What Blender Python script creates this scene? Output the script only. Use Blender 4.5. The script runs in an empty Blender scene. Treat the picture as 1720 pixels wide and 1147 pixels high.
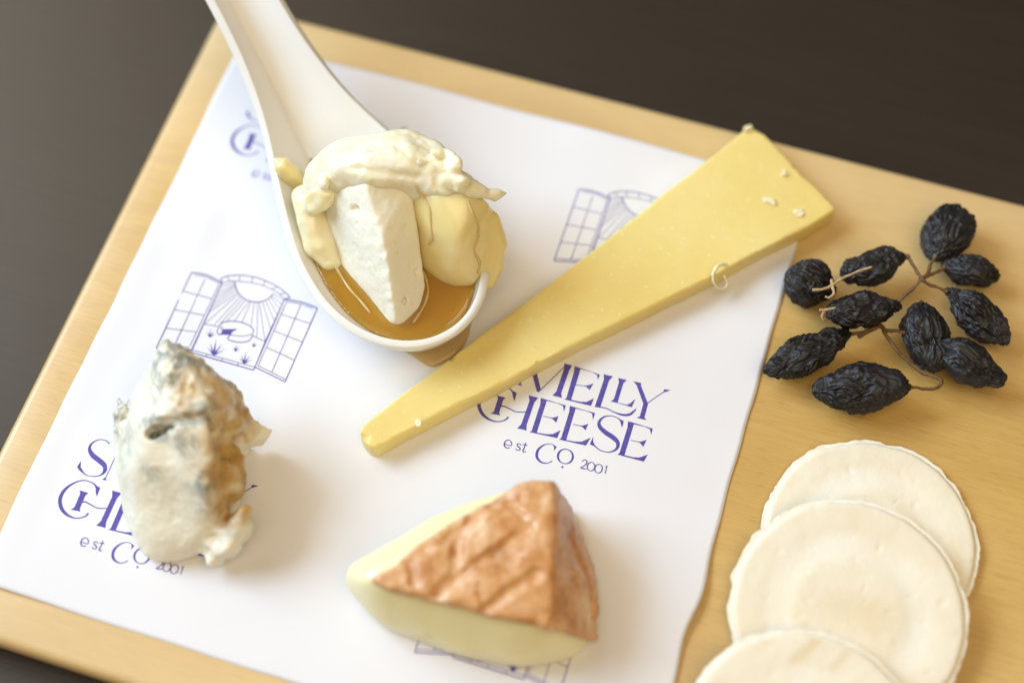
import bpy, bmesh, math, random
import numpy as np
from mathutils import Vector, Euler

# ------------------------------------------------------------------ camera, world, lamps, exposure
S = 0.001                                    # everything below is written in millimetres; board top is z = 0
CAM_LOC = np.array([63.361, -186.377, 381.046])
CAM_ROT = (0.4767662, 0.0092384, 0.3098196)
FPX = 2732.95                                # focal length in pixels of the 1720 wide picture
sc = bpy.context.scene
C = sc.collection
cd = bpy.data.cameras.new('camera'); cam = bpy.data.objects.new('camera', cd); C.objects.link(cam)
cam.location = Vector(CAM_LOC * S); cam.rotation_euler = CAM_ROT
cd.sensor_width = 36; cd.lens = 36 * FPX / 1720; cd.clip_start = 0.01; cd.clip_end = 50
cd.dof.use_dof = True; cd.dof.focus_distance = 0.4145; cd.dof.aperture_fstop = 3.6; cd.dof.aperture_blades = 0
sc.camera = cam

w = bpy.data.worlds.new('World'); sc.world = w; w.use_nodes = True
w.node_tree.nodes['Background'].inputs[0].default_value = (1.0, 0.84, 0.64, 1)
w.node_tree.nodes['Background'].inputs[1].default_value = 0.20

def area(name, loc, target, sx, sy, power, col):
    l = bpy.data.lights.new(name, 'AREA'); l.shape = 'RECTANGLE'; l.size = sx; l.size_y = sy
    l.energy = power; l.color = col
    o = bpy.data.objects.new(name, l); C.objects.link(o); o.location = loc
    o.rotation_euler = (Vector(target) - Vector(loc)).to_track_quat('-Z', 'Y').to_euler()
    return o
area('window_light', (-1.12, 0.07, 0.83), (0, 0, 0), 0.92, 0.64, 24.0, (0.63, 0.815, 1.0))       # cool daylight from the left
area('rear_glare_light', (-0.98, 0.70, 1.10), (0, 0, 0), 0.80, 0.80, 6.4, (1.0, 0.90, 0.76))    # unseen light added behind left for glare on table and board
area('room_light', (0.36, -0.42, 1.15), (0, 0, 0), 1.1, 1.1, 9.2, (1.0, 0.76, 0.43))           # warm room lamp above right
sc.view_settings.view_transform = 'Standard'; sc.view_settings.look = 'None'
sc.view_settings.exposure = 0.0; sc.view_settings.gamma = 1.0
sc.render.engine = 'CYCLES'
sc.cycles.use_denoising = True
sc.cycles.max_bounces = 10; sc.cycles.transparent_max_bounces = 16
sc.cycles.sample_clamp_indirect = 4.0
sc.render.film_transparent = False

# ------------------------------------------------------------------ helpers
RM = np.array(Euler(CAM_ROT).to_matrix())
def at(px, py, z=0.0):
    """point at height z (mm) seen at pixel (px, py) of the photograph"""
    d = RM @ np.array([(px - 860) / FPX, -(py - 573.5) / FPX, -1.0])
    return CAM_LOC + d * ((z - CAM_LOC[2]) / d[2])
def pts(lst): return np.array([at(*p) for p in lst])

_rng = np.random.RandomState(7)
_perm = _rng.permutation(256); _perm = np.concatenate([_perm, _perm, _perm]).astype(np.int32)
_grad = _rng.normal(size=(256, 3)); _grad /= np.linalg.norm(_grad, axis=1)[:, None]
_grad = _grad.astype(np.float32)
def noise(P, scale=1.0, seed=0):
    """gradient noise, P (...,3) in mm, one feature about `scale` mm"""
    P = np.asarray(P, np.float32) / scale + np.float32(seed * 17.31 + 100.5)
    I = np.floor(P).astype(np.int32); F = P - I; I = I & 255
    U = F * F * F * (F * (F * 6 - 15) + 10)
    def g(a, b, c):
        h = _perm[_perm[_perm[I[..., 0] + a] + I[..., 1] + b] + I[..., 2] + c]
        G = _grad[h]
        return G[..., 0] * (F[..., 0] - a) + G[..., 1] * (F[..., 1] - b) + G[..., 2] * (F[..., 2] - c)
    def gx(b, c):
        g0 = g(0, b, c); return g0 + U[..., 0] * (g(1, b, c) - g0)
    x0, x1, x2, x3 = gx(0, 0), gx(1, 0), gx(0, 1), gx(1, 1)
    y0 = x0 + U[..., 1] * (x1 - x0); y1 = x2 + U[..., 1] * (x3 - x2)
    return (y0 + U[..., 2] * (y1 - y0)) * 1.6
def fbm(P, scale, seed=0, octaves=3, gain=0.5):
    s = 0; a = 1
    for k in range(octaves):
        s = s + a * noise(P, scale / 2 ** k, seed + k * 3); a *= gain
    return s

def link(name, me, parent=None, mat=None, smooth=True, base=None):
    o = bpy.data.objects.new(name, me); C.objects.link(o)
    if parent is not None: o.parent = parent
    if mat is not None: me.materials.append(mat)
    if smooth: me.shade_smooth()
    return o
def mesh(name, V, F, parent=None, mat=None, smooth=True, base=(0, 0, 0), attrs=None):
    """V in mm (scene frame); stored relative to base"""
    V = (np.asarray(V, float) - np.asarray(base, float)) * S
    me = bpy.data.meshes.new(name)
    me.from_pydata(V.tolist(), [], F.tolist() if isinstance(F, np.ndarray) else F); me.update()
    if attrs:
        for k, a in attrs.items():
            at_ = me.attributes.new(k, 'FLOAT', 'POINT'); at_.data.foreach_set('value', np.asarray(a, np.float32))
    o = link(name, me, parent, mat, smooth)
    if parent is None: o.location = Vector(np.asarray(base, float) * S)
    return o
def thing(name, label, cat, base, group=None):
    o = bpy.data.objects.new(name, None); C.objects.link(o); o.location = Vector(np.asarray(base, float) * S)
    o.empty_display_size = 0.01
    return tag(o, label, cat, group)
def tag(o, label, cat, group=None):
    o['label'] = label; o['category'] = cat
    if group: o['group'] = group
    return o

def surface_nets(F, org, h):
    ins = F < 0
    nx, ny, nz = F.shape
    cnt = np.zeros((nx-1, ny-1, nz-1), np.int8)
    for a in (0, 1):
        for b in (0, 1):
            for c in (0, 1):
                cnt += ins[a:nx-1+a, b:ny-1+b, c:nz-1+c]
    act = (cnt > 0) & (cnt < 8)
    idx = np.argwhere(act)
    ids = -np.ones(act.shape, np.int64); ids[act] = np.arange(len(idx))
    acc = np.zeros((len(idx), 3)); n = np.zeros(len(idx))
    cor = [(a, b, c) for a in (0, 1) for b in (0, 1) for c in (0, 1)]
    val = {c: F[idx[:, 0] + c[0], idx[:, 1] + c[1], idx[:, 2] + c[2]] for c in cor}
    for c in cor:
        for ax in range(3):
            if c[ax]: continue
            e = list(c); e[ax] = 1; e = tuple(e)
            v0, v1 = val[c], val[e]; m = (v0 < 0) != (v1 < 0)
            t = np.where(m, v0 / np.where(m, v0 - v1, 1), 0)
            p = np.tile(np.array(c, float), (len(idx), 1)); p[:, ax] = t
            acc += p * m[:, None]; n += m
    V = (idx + acc / n[:, None]) * h + org
    faces = []
    for ax in range(3):
        b, c = (ax + 1) % 3, (ax + 2) % 3
        s0 = [slice(1, -1)] * 3; s1 = [slice(1, -1)] * 3
        s0[ax] = slice(0, -1); s1[ax] = slice(1, None)
        A, B = ins[tuple(s0)], ins[tuple(s1)]
        e = np.argwhere(A != B); flip = A[A != B]
        base = e.copy(); base[:, b] += 1; base[:, c] += 1      # grid index of the edge's start
        q = []
        for db, dc in ((-1, -1), (0, -1), (0, 0), (-1, 0)):
            k = base.copy(); k[:, b] += db; k[:, c] += dc
            q.append(ids[k[:, 0], k[:, 1], k[:, 2]])
        q = np.stack(q, 1); q[~flip] = q[~flip][:, ::-1]
        faces.append(q)
    return V, np.concatenate(faces)
class Grid:
    def __init__(s, lo, hi, h):
        s.h = h; s.lo = np.asarray(lo, float)
        ax = [np.arange(lo[i], hi[i] + h, h) for i in range(3)]
        s.P = np.stack(np.meshgrid(*ax, indexing='ij'), -1).astype(np.float32)
    def mesh(s, F): return surface_nets(F, s.lo, s.h)
def hull_planes(P):
    bm = bmesh.new()
    for p in P: bm.verts.new(p)
    r = bmesh.ops.convex_hull(bm, input=bm.verts)
    bm.faces.ensure_lookup_table()
    c = np.mean(P, 0); N = []; D = []
    for f in bm.faces:
        f.normal_update(); n = np.array(f.normal); p = np.array(f.verts[0].co)
        if n @ (c - p) > 0: n = -n
        if np.linalg.norm(n) > .5: N.append(n); D.append(n @ p)
    bm.free(); return np.array(N, np.float32), np.array(D, np.float32)
def blur(F, n):
    """box blur of the grid values, n passes of 1-2-1 along each axis: rounds edges, keeps flats in place"""
    for _ in range(n):
        for ax in range(3):
            G = np.swapaxes(F, 0, ax); H = G.copy()
            H[1:-1] = .25 * G[:-2] + .5 * G[1:-1] + .25 * G[2:]
            F = np.swapaxes(H, 0, ax)
    return np.ascontiguousarray(F)
def sd_hull(P, points, k=1.0):
    """convex hull of points; k = edge rounding in mm"""
    N, D = hull_planes(points)
    m = P @ N[0] - D[0]
    for n, d in zip(N[1:], D[1:]): np.maximum(m, P @ n - d, out=m)
    h = float(np.abs(P[1, 0, 0] - P[0, 0, 0]).max())
    return blur(m, max(1, int(round((k / h) ** 2 * 1.2))))
def sd_ell(P, c, r, R=None):
    q = P - np.asarray(c, np.float32)
    if R is not None: q = q @ np.asarray(R, np.float32)
    q = q / np.asarray(r, np.float32); l = np.sqrt((q * q).sum(-1)) + 1e-6
    return (l - 1) * min(r) * 0.5 + (l - 1) * l / (np.sqrt(((q / np.asarray(r, np.float32)) ** 2).sum(-1)) + 1e-6) * 0.5
def sd_cap(P, pl, r):
    """polyline capsule; r number or list"""
    best = None
    pl = np.asarray(pl, np.float32); rr = np.ones(len(pl)) * r
    for i in range(len(pl) - 1):
        a, b = pl[i], pl[i + 1]; ab = b - a
        t = np.clip(((P - a) @ ab) / (ab @ ab + 1e-9), 0, 1)
        d = np.sqrt(((P - a - t[..., None] * ab) ** 2).sum(-1)) - (rr[i] + (rr[i + 1] - rr[i]) * t)
        best = d if best is None else np.minimum(best, d)
    return best
def smin(a, b, k):
    h = np.clip(0.5 + 0.5 * (b - a) / k, 0, 1); return b + (a - b) * h - k * h * (1 - h)
def smax(a, b, k): return -smin(-a, -b, k)
def sstep(a, b, x):
    t = np.clip((x - a) / (b - a), 0, 1); return t * t * (3 - 2 * t)
def catmull(P, n):
    P = np.asarray(P, float); out = []
    Q = np.vstack([2 * P[0] - P[1], P, 2 * P[-1] - P[-2]])
    for i in range(len(P) - 1):
        p0, p1, p2, p3 = Q[i:i + 4]
        for t in np.linspace(0, 1, n, endpoint=False):
            out.append(0.5 * (2 * p1 + (p2 - p0) * t + (2*p0 - 5*p1 + 4*p2 - p3) * t * t + (3*p1 - p0 - 3*p2 + p3) * t ** 3))
    out.append(P[-1]); return np.array(out)
def tube(pl, r, n=8, jitter=0.0, seed=1):
    """closed tube mesh along a polyline (mm)"""
    pl = np.asarray(pl, float); r = np.ones(len(pl)) * r
    rs = np.random.RandomState(seed)
    T = np.gradient(pl, axis=0); T /= np.linalg.norm(T, axis=1)[:, None] + 1e-9
    V = []; F = []
    u = np.cross(T[0], [0, 0, 1.0]); u = u if np.linalg.norm(u) > .1 else np.array([1.0, 0, 0])
    for i in range(len(pl)):
        u = u - T[i] * (u @ T[i]); u /= np.linalg.norm(u); v = np.cross(T[i], u)
        for k in range(n):
            a = 2 * math.pi * k / n; rr = r[i] * (1 + jitter * rs.uniform(-1, 1))
            V.append(pl[i] + (u * math.cos(a) + v * math.sin(a)) * rr)
    for i in range(len(pl) - 1):
        for k in range(n):
            F.append((i*n + k, i*n + (k+1) % n, (i+1)*n + (k+1) % n, (i+1)*n + k))
    F.append(tuple(range(n))[::-1]); F.append(tuple((len(pl)-1)*n + k for k in range(n)))
    return np.array(V), F

# ------------------------------------------------------------------ materials
class Mat:
    def __init__(s, name):
        s.m = bpy.data.materials.new(name); s.m.use_nodes = True
        s.t = s.m.node_tree; s.b = s.t.nodes['Principled BSDF']; s.out = s.t.nodes['Material Output']
    def n(s, typ, **kw):
        nd = s.t.nodes.new(typ)
        for k, v in kw.items():
            if k.startswith('i_'):
                key = k[2:]; key = int(key) if key.isdigit() else key
                nd.inputs[key].default_value = v
            else: setattr(nd, k, v)
        return nd
    def l(s, a, b): s.t.links.new(a, b)
    def set(s, **kw):
        for k, v in kw.items(): s.b.inputs[k.replace('_', ' ')].default_value = v
        return s
    def coords(s, scale=(1, 1, 1), loc=(0, 0, 0), kind='Object'):
        tc = s.n('ShaderNodeTexCoord'); mp = s.n('ShaderNodeMapping')
        mp.inputs['Scale'].default_value = scale; mp.inputs['Location'].default_value = loc
        s.l(tc.outputs[kind], mp.inputs['Vector']); return mp.outputs[0]
    def noise(s, vec, scale, detail=4, rough=0.55, dist=0.0):
        nd = s.n('ShaderNodeTexNoise'); nd.inputs['Scale'].default_value = scale; nd.inputs['Detail'].default_value = detail
        nd.inputs['Roughness'].default_value = rough; nd.inputs['Distortion'].default_value = dist
        s.l(vec, nd.inputs['Vector']); return nd.outputs['Fac']
    def ramp(s, fac, stops):
        nd = s.n('ShaderNodeValToRGB'); e = nd.color_ramp.elements
        while len(e) < len(stops): e.new(0.5)
        for el, (p, c) in zip(e, stops):
            el.position = p; el.color = (*c, 1) if len(c) == 3 else c
        s.l(fac, nd.inputs[0]); return nd.outputs[0]
    def mix(s, fac, a, b, blend='MIX'):
        nd = s.n('ShaderNodeMix', data_type='RGBA', blend_type=blend)
        for sock, v in ((nd.inputs[0], fac), (nd.inputs[6], a), (nd.inputs[7], b)):
            if isinstance(v, (int, float)): sock.default_value = v
            elif isinstance(v, tuple): sock.default_value = (*v, 1)
            else: s.l(v, sock)
        return nd.outputs[2]
    def math(s, op, a, b=0.0):
        nd = s.n('ShaderNodeMath', operation=op)
        for i, v in enumerate((a, b)):
            if isinstance(v, (int, float)): nd.inputs[i].default_value = v
            else: s.l(v, nd.inputs[i])
        return nd.outputs[0]
    def attr(s, name):
        nd = s.n('ShaderNodeAttribute'); nd.attribute_name = name; return nd.outputs['Fac']
    def bump(s, h, strength=0.3, dist=0.0005):
        nd = s.n('ShaderNodeBump'); nd.inputs['Strength'].default_value = strength; nd.inputs['Distance'].default_value = dist
        s.l(h, nd.inputs['Height']); s.l(nd.outputs[0], s.b.inputs['Normal'])
    def color(s, c): s.l(c, s.b.inputs['Base Color'])
    def sss(s, wgt, scale, rad=(1, .6, .3)):
        s.b.inputs['Subsurface Weight'].default_value = wgt; s.b.inputs['Subsurface Scale'].default_value = scale
        s.b.inputs['Subsurface Radius'].default_value = rad

def mat_table():
    m = Mat('dark_stained_wood'); v = m.coords((1, 1, 1))
    fine = m.noise(m.coords((22, 900, 60)), 1.0, 4, .65); big = m.noise(v, 9, 3)
    rot = m.n('ShaderNodeVectorRotate', rotation_type='Z_AXIS')
    c = m.ramp(fine, [(.3, (.016, .011, .008)), (.7, (.024, .0175, .0135))])
    c = m.mix(m.ramp(big, [(.35, (0, 0, 0)), (.7, (1, 1, 1))]), c, m.mix(.35, c, (.032, .024, .019)))
    m.color(c); m.set(Roughness=.43, Specular_IOR_Level=.6, Specular_Tint=(1, .86, .70, 1)); m.bump(fine, .5, .0002)
    return m.m
def mat_wood():
    m = Mat('pale_plywood')
    v = m.coords((5, 34, 34)); warp = m.noise(m.coords((4, 9, 9)), 1.0, 3, .5)
    add = m.n('ShaderNodeVectorMath', operation='ADD'); m.l(v, add.inputs[0])
    cmb = m.n('ShaderNodeCombineXYZ'); m.l(m.math('MULTIPLY', warp, 5.0), cmb.inputs[1]); m.l(cmb.outputs[0], add.inputs[1])
    fig = m.noise(add.outputs[0], 1.0, 5, .6, .4)
    fine = m.noise(m.coords((70, 2600, 700)), 1.0, 3, .7)
    pores = m.noise(m.coords((160, 3000, 900), (3, 1, 2)), 1.0, 1, .5)
    blot = m.noise(m.coords((12, 22, 20), (.3, .7, 0)), 1.0, 2, .5)
    c = m.ramp(fig, [(.28, (.52, .30, .066)), (.5, (.65, .425, .125)), (.70, (.48, .27, .052))])
    c = m.mix(m.ramp(blot, [(.38, (0, 0, 0)), (.72, (1, 1, 1))]), c, m.mix(.55, c, (.66, .46, .18)))
    c = m.mix(m.math('MULTIPLY', m.ramp(fine, [(.35, (0, 0, 0)), (.7, (1, 1, 1))]), .42), c, (.44, .24, .06))
    c = m.mix(m.math('MULTIPLY', m.ramp(pores, [(.64, (0, 0, 0)), (.72, (1, 1, 1))]), .5), c, (.36, .18, .045))
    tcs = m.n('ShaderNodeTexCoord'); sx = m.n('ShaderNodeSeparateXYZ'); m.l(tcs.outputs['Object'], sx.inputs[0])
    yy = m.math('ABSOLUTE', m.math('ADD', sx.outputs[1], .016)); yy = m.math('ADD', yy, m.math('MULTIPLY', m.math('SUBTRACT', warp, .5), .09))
    pale_glare = m.ramp(m.math('MULTIPLY', yy, 10.0), [(.30, (0, 0, 0)), (.95, (1, 1, 1))])  # both long edges paler: wood tone plus glare put into the colour
    c = m.mix(m.math('MULTIPLY', pale_glare, .72), c, m.mix(.35, (.80, .63, .37), c))
    m.color(c); m.set(Roughness=.40, Specular_IOR_Level=.7, Coat_Weight=.6, Coat_Roughness=.40); m.bump(m.math('ADD', fine, m.math('MULTIPLY', pores, -.6)), .22, .00025)
    return m.m
def mat_paper():
    m = Mat('greaseproof_paper'); v = m.coords()
    f = m.noise(v, 900, 3, .6); g = m.noise(v, 30, 3)
    m.color(m.mix(m.math('MULTIPLY', g, .5), (.775, .775, .825), (.745, .745, .795)))
    m.set(Roughness=.62, Specular_IOR_Level=.3); m.bump(m.math('ADD', f, m.math('MULTIPLY', g, 3.0)), .12, .0002)
    m.b.inputs['Subsurface Weight'].default_value = 0.0
    return m.m
def mat_ink():
    m = Mat('violet_ink'); g = m.noise(m.coords(), 1400, 2)
    m.color(m.ramp(g, [(.3, (.075, .058, .31)), (.75, (.13, .105, .42))])); m.set(Roughness=.6, Specular_IOR_Level=.25)
    return m.m
def mat_porcelain():
    m = Mat('white_porcelain'); m.set(Base_Color=(.83, .82, .80, 1), Roughness=.08, Specular_IOR_Level=.5, Coat_Weight=.4, Coat_Roughness=.04)
    return m.m
def mat_honey(name='honey', col=(.74, .41, .06), solid=.48, dens=26, depth=.0025):
    m = Mat(name)
    tr = m.n('ShaderNodeBsdfTransparent'); tr.inputs[0].default_value = (1, 1, 1, 1)
    m.set(Base_Color=(*col, 1), Roughness=.06, Specular_IOR_Level=.5); m.sss(1.0 if depth else 0.0, max(depth, .0001), (1, .6, .2))
    gl = m.n('ShaderNodeBsdfGlossy'); gl.inputs['Roughness'].default_value = .05
    fr = m.n('ShaderNodeFresnel'); fr.inputs[0].default_value = 1.49
    mx = m.n('ShaderNodeMixShader'); m.l(fr.outputs[0], mx.inputs[0]); m.l(tr.outputs[0], mx.inputs[1]); m.l(gl.outputs[0], mx.inputs[2])
    m2 = m.n('ShaderNodeMixShader'); m2.inputs[0].default_value = solid; m.l(mx.outputs[0], m2.inputs[1]); m.l(m.b.outputs[0], m2.inputs[2])
    ab = m.n('ShaderNodeVolumeAbsorption'); ab.inputs['Color'].default_value = (.96, .68, .18, 1); ab.inputs['Density'].default_value = dens
    m.l(m2.outputs[0], m.out.inputs['Surface']); m.l(ab.outputs[0], m.out.inputs['Volume'])
    return m.m
def mat_hard():
    m = Mat('firm_yellow_cheese'); v = m.coords()
    a = m.noise(v, 26, 4, .5); b = m.noise(v, 520, 5, .68); sp = m.noise(v, 900, 1)
    tc = m.n('ShaderNodeTexCoord'); mp = m.n('ShaderNodeMapping'); mp.vector_type = 'TEXTURE'
    mp.inputs['Rotation'].default_value = (0, 0, math.radians(49)); mp.inputs['Scale'].default_value = (.02, .0011, .02)
    m.l(tc.outputs['Object'], mp.inputs['Vector']); drag = m.noise(mp.outputs[0], 1.0, 3, .6)      # wire-cut drag marks along the slab
    c = m.ramp(a, [(.3, (.79, .615, .205)), (.55, (.825, .685, .27)), (.8, (.85, .735, .35))])
    c = m.mix(m.math('MULTIPLY', m.ramp(drag, [(.5, (0, 0, 0)), (.75, (1, 1, 1))]), .05), c, (.90, .83, .55))
    c = m.mix(m.math('MULTIPLY', m.ramp(sp, [(.68, (0, 0, 0)), (.76, (1, 1, 1))]), .45), c, (.93, .88, .68))
    m.color(c); m.set(Roughness=.40, Specular_IOR_Level=.45); m.sss(.45, .0025, (1, .75, .3))
    m.bump(m.math('ADD', b, m.math('MULTIPLY', drag, .35)), .26, .0004)
    return m.m
def mat_crumb():
    m = Mat('crumb_of_cheese'); m.set(Base_Color=(.86, .78, .52, 1), Roughness=.5); m.sss(.5, .001); return m.m
def mat_chalk():
    m = Mat('chalky_core'); v = m.coords()
    b = m.noise(v, 330, 5, .7); g = m.noise(v, 110, 3)
    pit = m.noise(v, 420, 2, .5)
    c = m.mix(g, (.91, .89, .79), (.885, .85, .70))
    c = m.mix(m.math('MULTIPLY', m.ramp(pit, [(.30, (1, 1, 1)), (.37, (0, 0, 0))]), .22), c, (.66, .52, .25))
    m.color(c); m.set(Roughness=.62, Specular_IOR_Level=.3); m.sss(.3, .0014, (1, .8, .5)); m.bump(m.math('ADD', b, m.math('MULTIPLY', pit, .8)), .25, .0006)
    return m.m
def mat_runny(name='runny_paste', a=(.82, .68, .28), b=(.86, .76, .43)):
    m = Mat(name); v = m.coords()
    g = m.noise(v, 60, 3)
    m.color(m.mix(g, a, b)); m.set(Roughness=.28, Specular_IOR_Level=.5, Coat_Weight=.55, Coat_Roughness=.10)
    m.sss(.7, .0035, (1, .75, .3)); m.bump(m.noise(v, 230, 3), .12, .0004)
    return m.m
def mat_fold():
    m = Mat('creamy_rind'); v = m.coords()
    g = m.noise(v, 150, 4, .6)
    c = m.ramp(g, [(.3, (.87, .80, .55)), (.55, (.90, .86, .69)), (.75, (.91, .885, .77))])
    m.color(c); m.set(Roughness=.42, Specular_IOR_Level=.45, Coat_Weight=.2, Coat_Roughness=.25); m.sss(.55, .0025, (1, .75, .35)); m.bump(m.noise(v, 420, 5, .65), .35, .0006)
    return m.m
def mat_blue():
    m = Mat('blue_veined_cheese'); v = m.coords()
    g = m.noise(v, 70, 4, .55); b = m.noise(v, 520, 5, .68)
    c = m.mix(g, (.83, .785, .62), (.88, .85, .745))
    tan = m.attr('tan'); vein_shade = m.attr('vein_shade')
    tn = m.ramp(m.noise(v, 160, 4, .6), [(.3, (.36, .19, .045)), (.52, (.56, .35, .11)), (.75, (.70, .53, .25))])
    c = m.mix(tan, c, tn)
    vn = m.noise(v, 330, 4, .7, .8)
    vf = m.math('MULTIPLY', vein_shade, m.ramp(vn, [(.42, (0, 0, 0)), (.56, (1, 1, 1))]))
    c = m.mix(vf, c, m.mix(g, (.085, .10, .085), (.17, .195, .185)))
    c = m.mix(m.math('MULTIPLY', vein_shade, .22), c, (.52, .58, .56))
    m.color(c); m.set(Roughness=.45, Specular_IOR_Level=.4, Coat_Weight=.12, Coat_Roughness=.25); m.sss(.3, .0013, (1, .75, .45)); m.bump(b, .40, .0007)
    return m.m
def mat_wpaste():
    m = Mat('supple_paste'); v = m.coords(); g = m.noise(v, 55, 4, .55)
    c = m.mix(g, (.86, .79, .46), (.89, .845, .59))
    h = m.noise(v, 120, 2); c = m.mix(m.math('MULTIPLY', m.ramp(h, [(.66, (0, 0, 0)), (.76, (1, 1, 1))]), .35), c, (.66, .55, .24))
    m.color(c); m.set(Roughness=.30, Specular_IOR_Level=.5, Coat_Weight=.35, Coat_Roughness=.16); m.sss(.65, .0035, (1, .8, .4)); m.bump(m.noise(v, 200, 4, .6), .15, .0006)
    return m.m
def mat_wrind():
    m = Mat('washed_orange_rind'); v = m.coords()
    g = m.noise(v, 90, 5, .62); f = m.noise(v, 600, 4, .65); p = m.noise(v, 210, 3, .6)
    c = m.ramp(g, [(.30, (.38, .15, .045)), (.44, (.58, .275, .10)), (.55, (.70, .40, .185)), (.68, (.83, .61, .40))])
    c = m.mix(m.math('MULTIPLY', m.ramp(p, [(.52, (0, 0, 0)), (.68, (1, 1, 1))]), .34), c, (.86, .63, .46))
    m.color(c); m.set(Roughness=.27, Specular_IOR_Level=.45, Coat_Weight=.15, Coat_Roughness=.3); m.sss(.2, .0015, (1, .5, .25)); m.bump(m.math('ADD', f, m.math('MULTIPLY', g, 2.0)), .40, .0008)
    return m.m
def mat_raisin():
    m = Mat('dried_grape_skin'); v = m.coords()
    g = m.noise(v, 120, 4, .6); bl = m.noise(v, 60, 3, .6)
    c = m.ramp(g, [(.3, (.0040, .0032, .0042)), (.7, (.0105, .008, .009))])
    c = m.mix(m.math('MULTIPLY', m.ramp(bl, [(.42, (0, 0, 0)), (.68, (1, 1, 1))]), .7), c, (.034, .035, .046))
    m.color(c); m.set(Roughness=.40, Specular_IOR_Level=.42); m.bump(m.noise(v, 900, 4, .65), .55, .0005)
    return m.m
def mat_stem(name, a, b):
    m = Mat(name); v = m.coords(); m.color(m.ramp(m.noise(v, 500, 4), [(.3, a), (.7, b)])); m.set(Roughness=.6); m.bump(m.noise(v, 1200, 3), .4, .0003)
    return m.m
def mat_cracker():
    m = Mat('baked_wafer'); v = m.coords()
    g = m.noise(v, 55, 4, .55); f = m.noise(v, 700, 4, .6); h = m.noise(v, 260, 2)
    c = m.ramp(g, [(.3, (.80, .725, .56)), (.55, (.835, .78, .645)), (.8, (.86, .82, .72))])
    c = m.mix(m.attr('toast'), c, (.71, .54, .31))
    c = m.mix(m.attr('pale'), c, (.86, .83, .74))
    c = m.mix(m.math('MULTIPLY', m.ramp(h, [(.70, (0, 0, 0)), (.78, (1, 1, 1))]), .35), c, (.68, .53, .32))
    m.color(c); m.set(Roughness=.6, Specular_IOR_Level=.35); m.sss(.1, .0008, (1, .8, .5)); m.bump(m.math('ADD', f, m.math('MULTIPLY', m.noise(v, 240, 3), 1.5)), .20, .0004)
    return m.m

# ------------------------------------------------------------------ setting: table, board, paper
BT = 11.0                                     # board thickness
def build_table():
    V = [(-1500, -1500, -BT), (1500, -1500, -BT), (1500, 1500, -BT), (-1500, 1500, -BT),
         (-1500, -1500, -BT-30), (1500, -1500, -BT-30), (1500, 1500, -BT-30), (-1500, 1500, -BT-30)]
    F = [(0,1,2,3), (7,6,5,4), (0,4,5,1), (1,5,6,2), (2,6,7,3), (3,7,4,0)]
    o = mesh('table_top', V, F, None, mat_table(), False); o['kind'] = 'structure'
build_table()

BX0, BX1, BY0, BY1 = -116.0, 205.0, -115.2, 83.1
def build_board():
    # rounded rectangle with softened edges, built as rings
    def ring(inset, z, rad=9.0, n=8):
        out = []
        x0, x1, y0, y1 = BX0 + inset, BX1 - inset, BY0 + inset, BY1 - inset; r = max(rad - inset, 1)
        for cx, cy, a0 in ((x1 - r, y1 - r, 0), (x0 + r, y1 - r, 90), (x0 + r, y0 + r, 180), (x1 - r, y0 + r, 270)):
            for k in range(n + 1):
                a = math.radians(a0 + 90 * k / n); out.append((cx + r * math.cos(a), cy + r * math.sin(a), z))
        return out
    prof = [(6.0, -BT + .2), (2.2, -BT + 1.4), (.8, -BT + 3), (0.15, -5.5), (0, -3.2), (.2, -1.7), (.75, -.65), (1.6, -.12), (2.6, 0), (8, 0)]
    V = []; F = []; n = 0
    for i, z in prof:
        R_ = ring(i, z); n = len(R_); V += R_
    for k in range(len(prof) - 1):
        for j in range(n): F.append((k*n + j, k*n + (j+1) % n, (k+1)*n + (j+1) % n, (k+1)*n + j))
    F.append(tuple(range(n))[::-1]); F.append(tuple((len(prof)-1)*n + j for j in range(n)))
    base = (0, 0, -BT)
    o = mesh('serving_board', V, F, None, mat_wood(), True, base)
    tag(o, 'pale wooden serving board with softened edges under the printed paper', 'serving board')
build_board()

PX0, PX1, PY0, PY1 = -105.0, 64.7, -102.7, 70.4
def paper_z(x, y):
    x = np.asarray(x, float); y = np.asarray(y, float)
    P = np.stack([x, y, 0 * x], -1)
    z = 0.55 + 0.55 * noise(P, 46, 3) + 0.16 * noise(P, 17, 5)
    z = z + 1.1 * np.exp(-((y + 55) / 12) ** 2) * sstep(46, 65, x)          # lifted wave at the right edge
    z = z + 1.0 * np.exp(-((x + 52) / 16) ** 2) * sstep(56, 70.4, y)          # a lift and a dent along the far edge
    z = z + 0.8 * np.exp(-((x - 10) / 22) ** 2) * sstep(58, 70.4, y)
    z = z + 0.9 * np.exp(-((y - 8) / 10) ** 2) * np.exp(-((x + 92) / 6) ** 2)  # soft dent near the left edge
    z = z + 0.6 * sstep(-95, -105, x) * (0.5 + noise(P, 40, 9))
    return np.maximum(z, 0.12)
def paper_xy(u, v):
    """flat sheet coordinates -> where the edge really runs"""
    x, y = u, v
    wx = .7 * np.exp(-((v + 52) / 8) ** 2) - .8 * np.exp(-((v + 64) / 7) ** 2)
    x = x + wx * sstep(56, 64.7, u)
    P = np.stack([u * 0, v, 0 * u], -1); Q = np.stack([u, v * 0, 0 * u], -1)
    x = x + .35 * noise(P, 14, 21) * (sstep(60, 64.7, u) - sstep(-100, -105, u))
    y = y + .45 * noise(Q, 26, 23) * (sstep(66, 70.4, v) - sstep(-98, -102.7, v))
    return x, y
INK = mat_ink()
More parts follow.
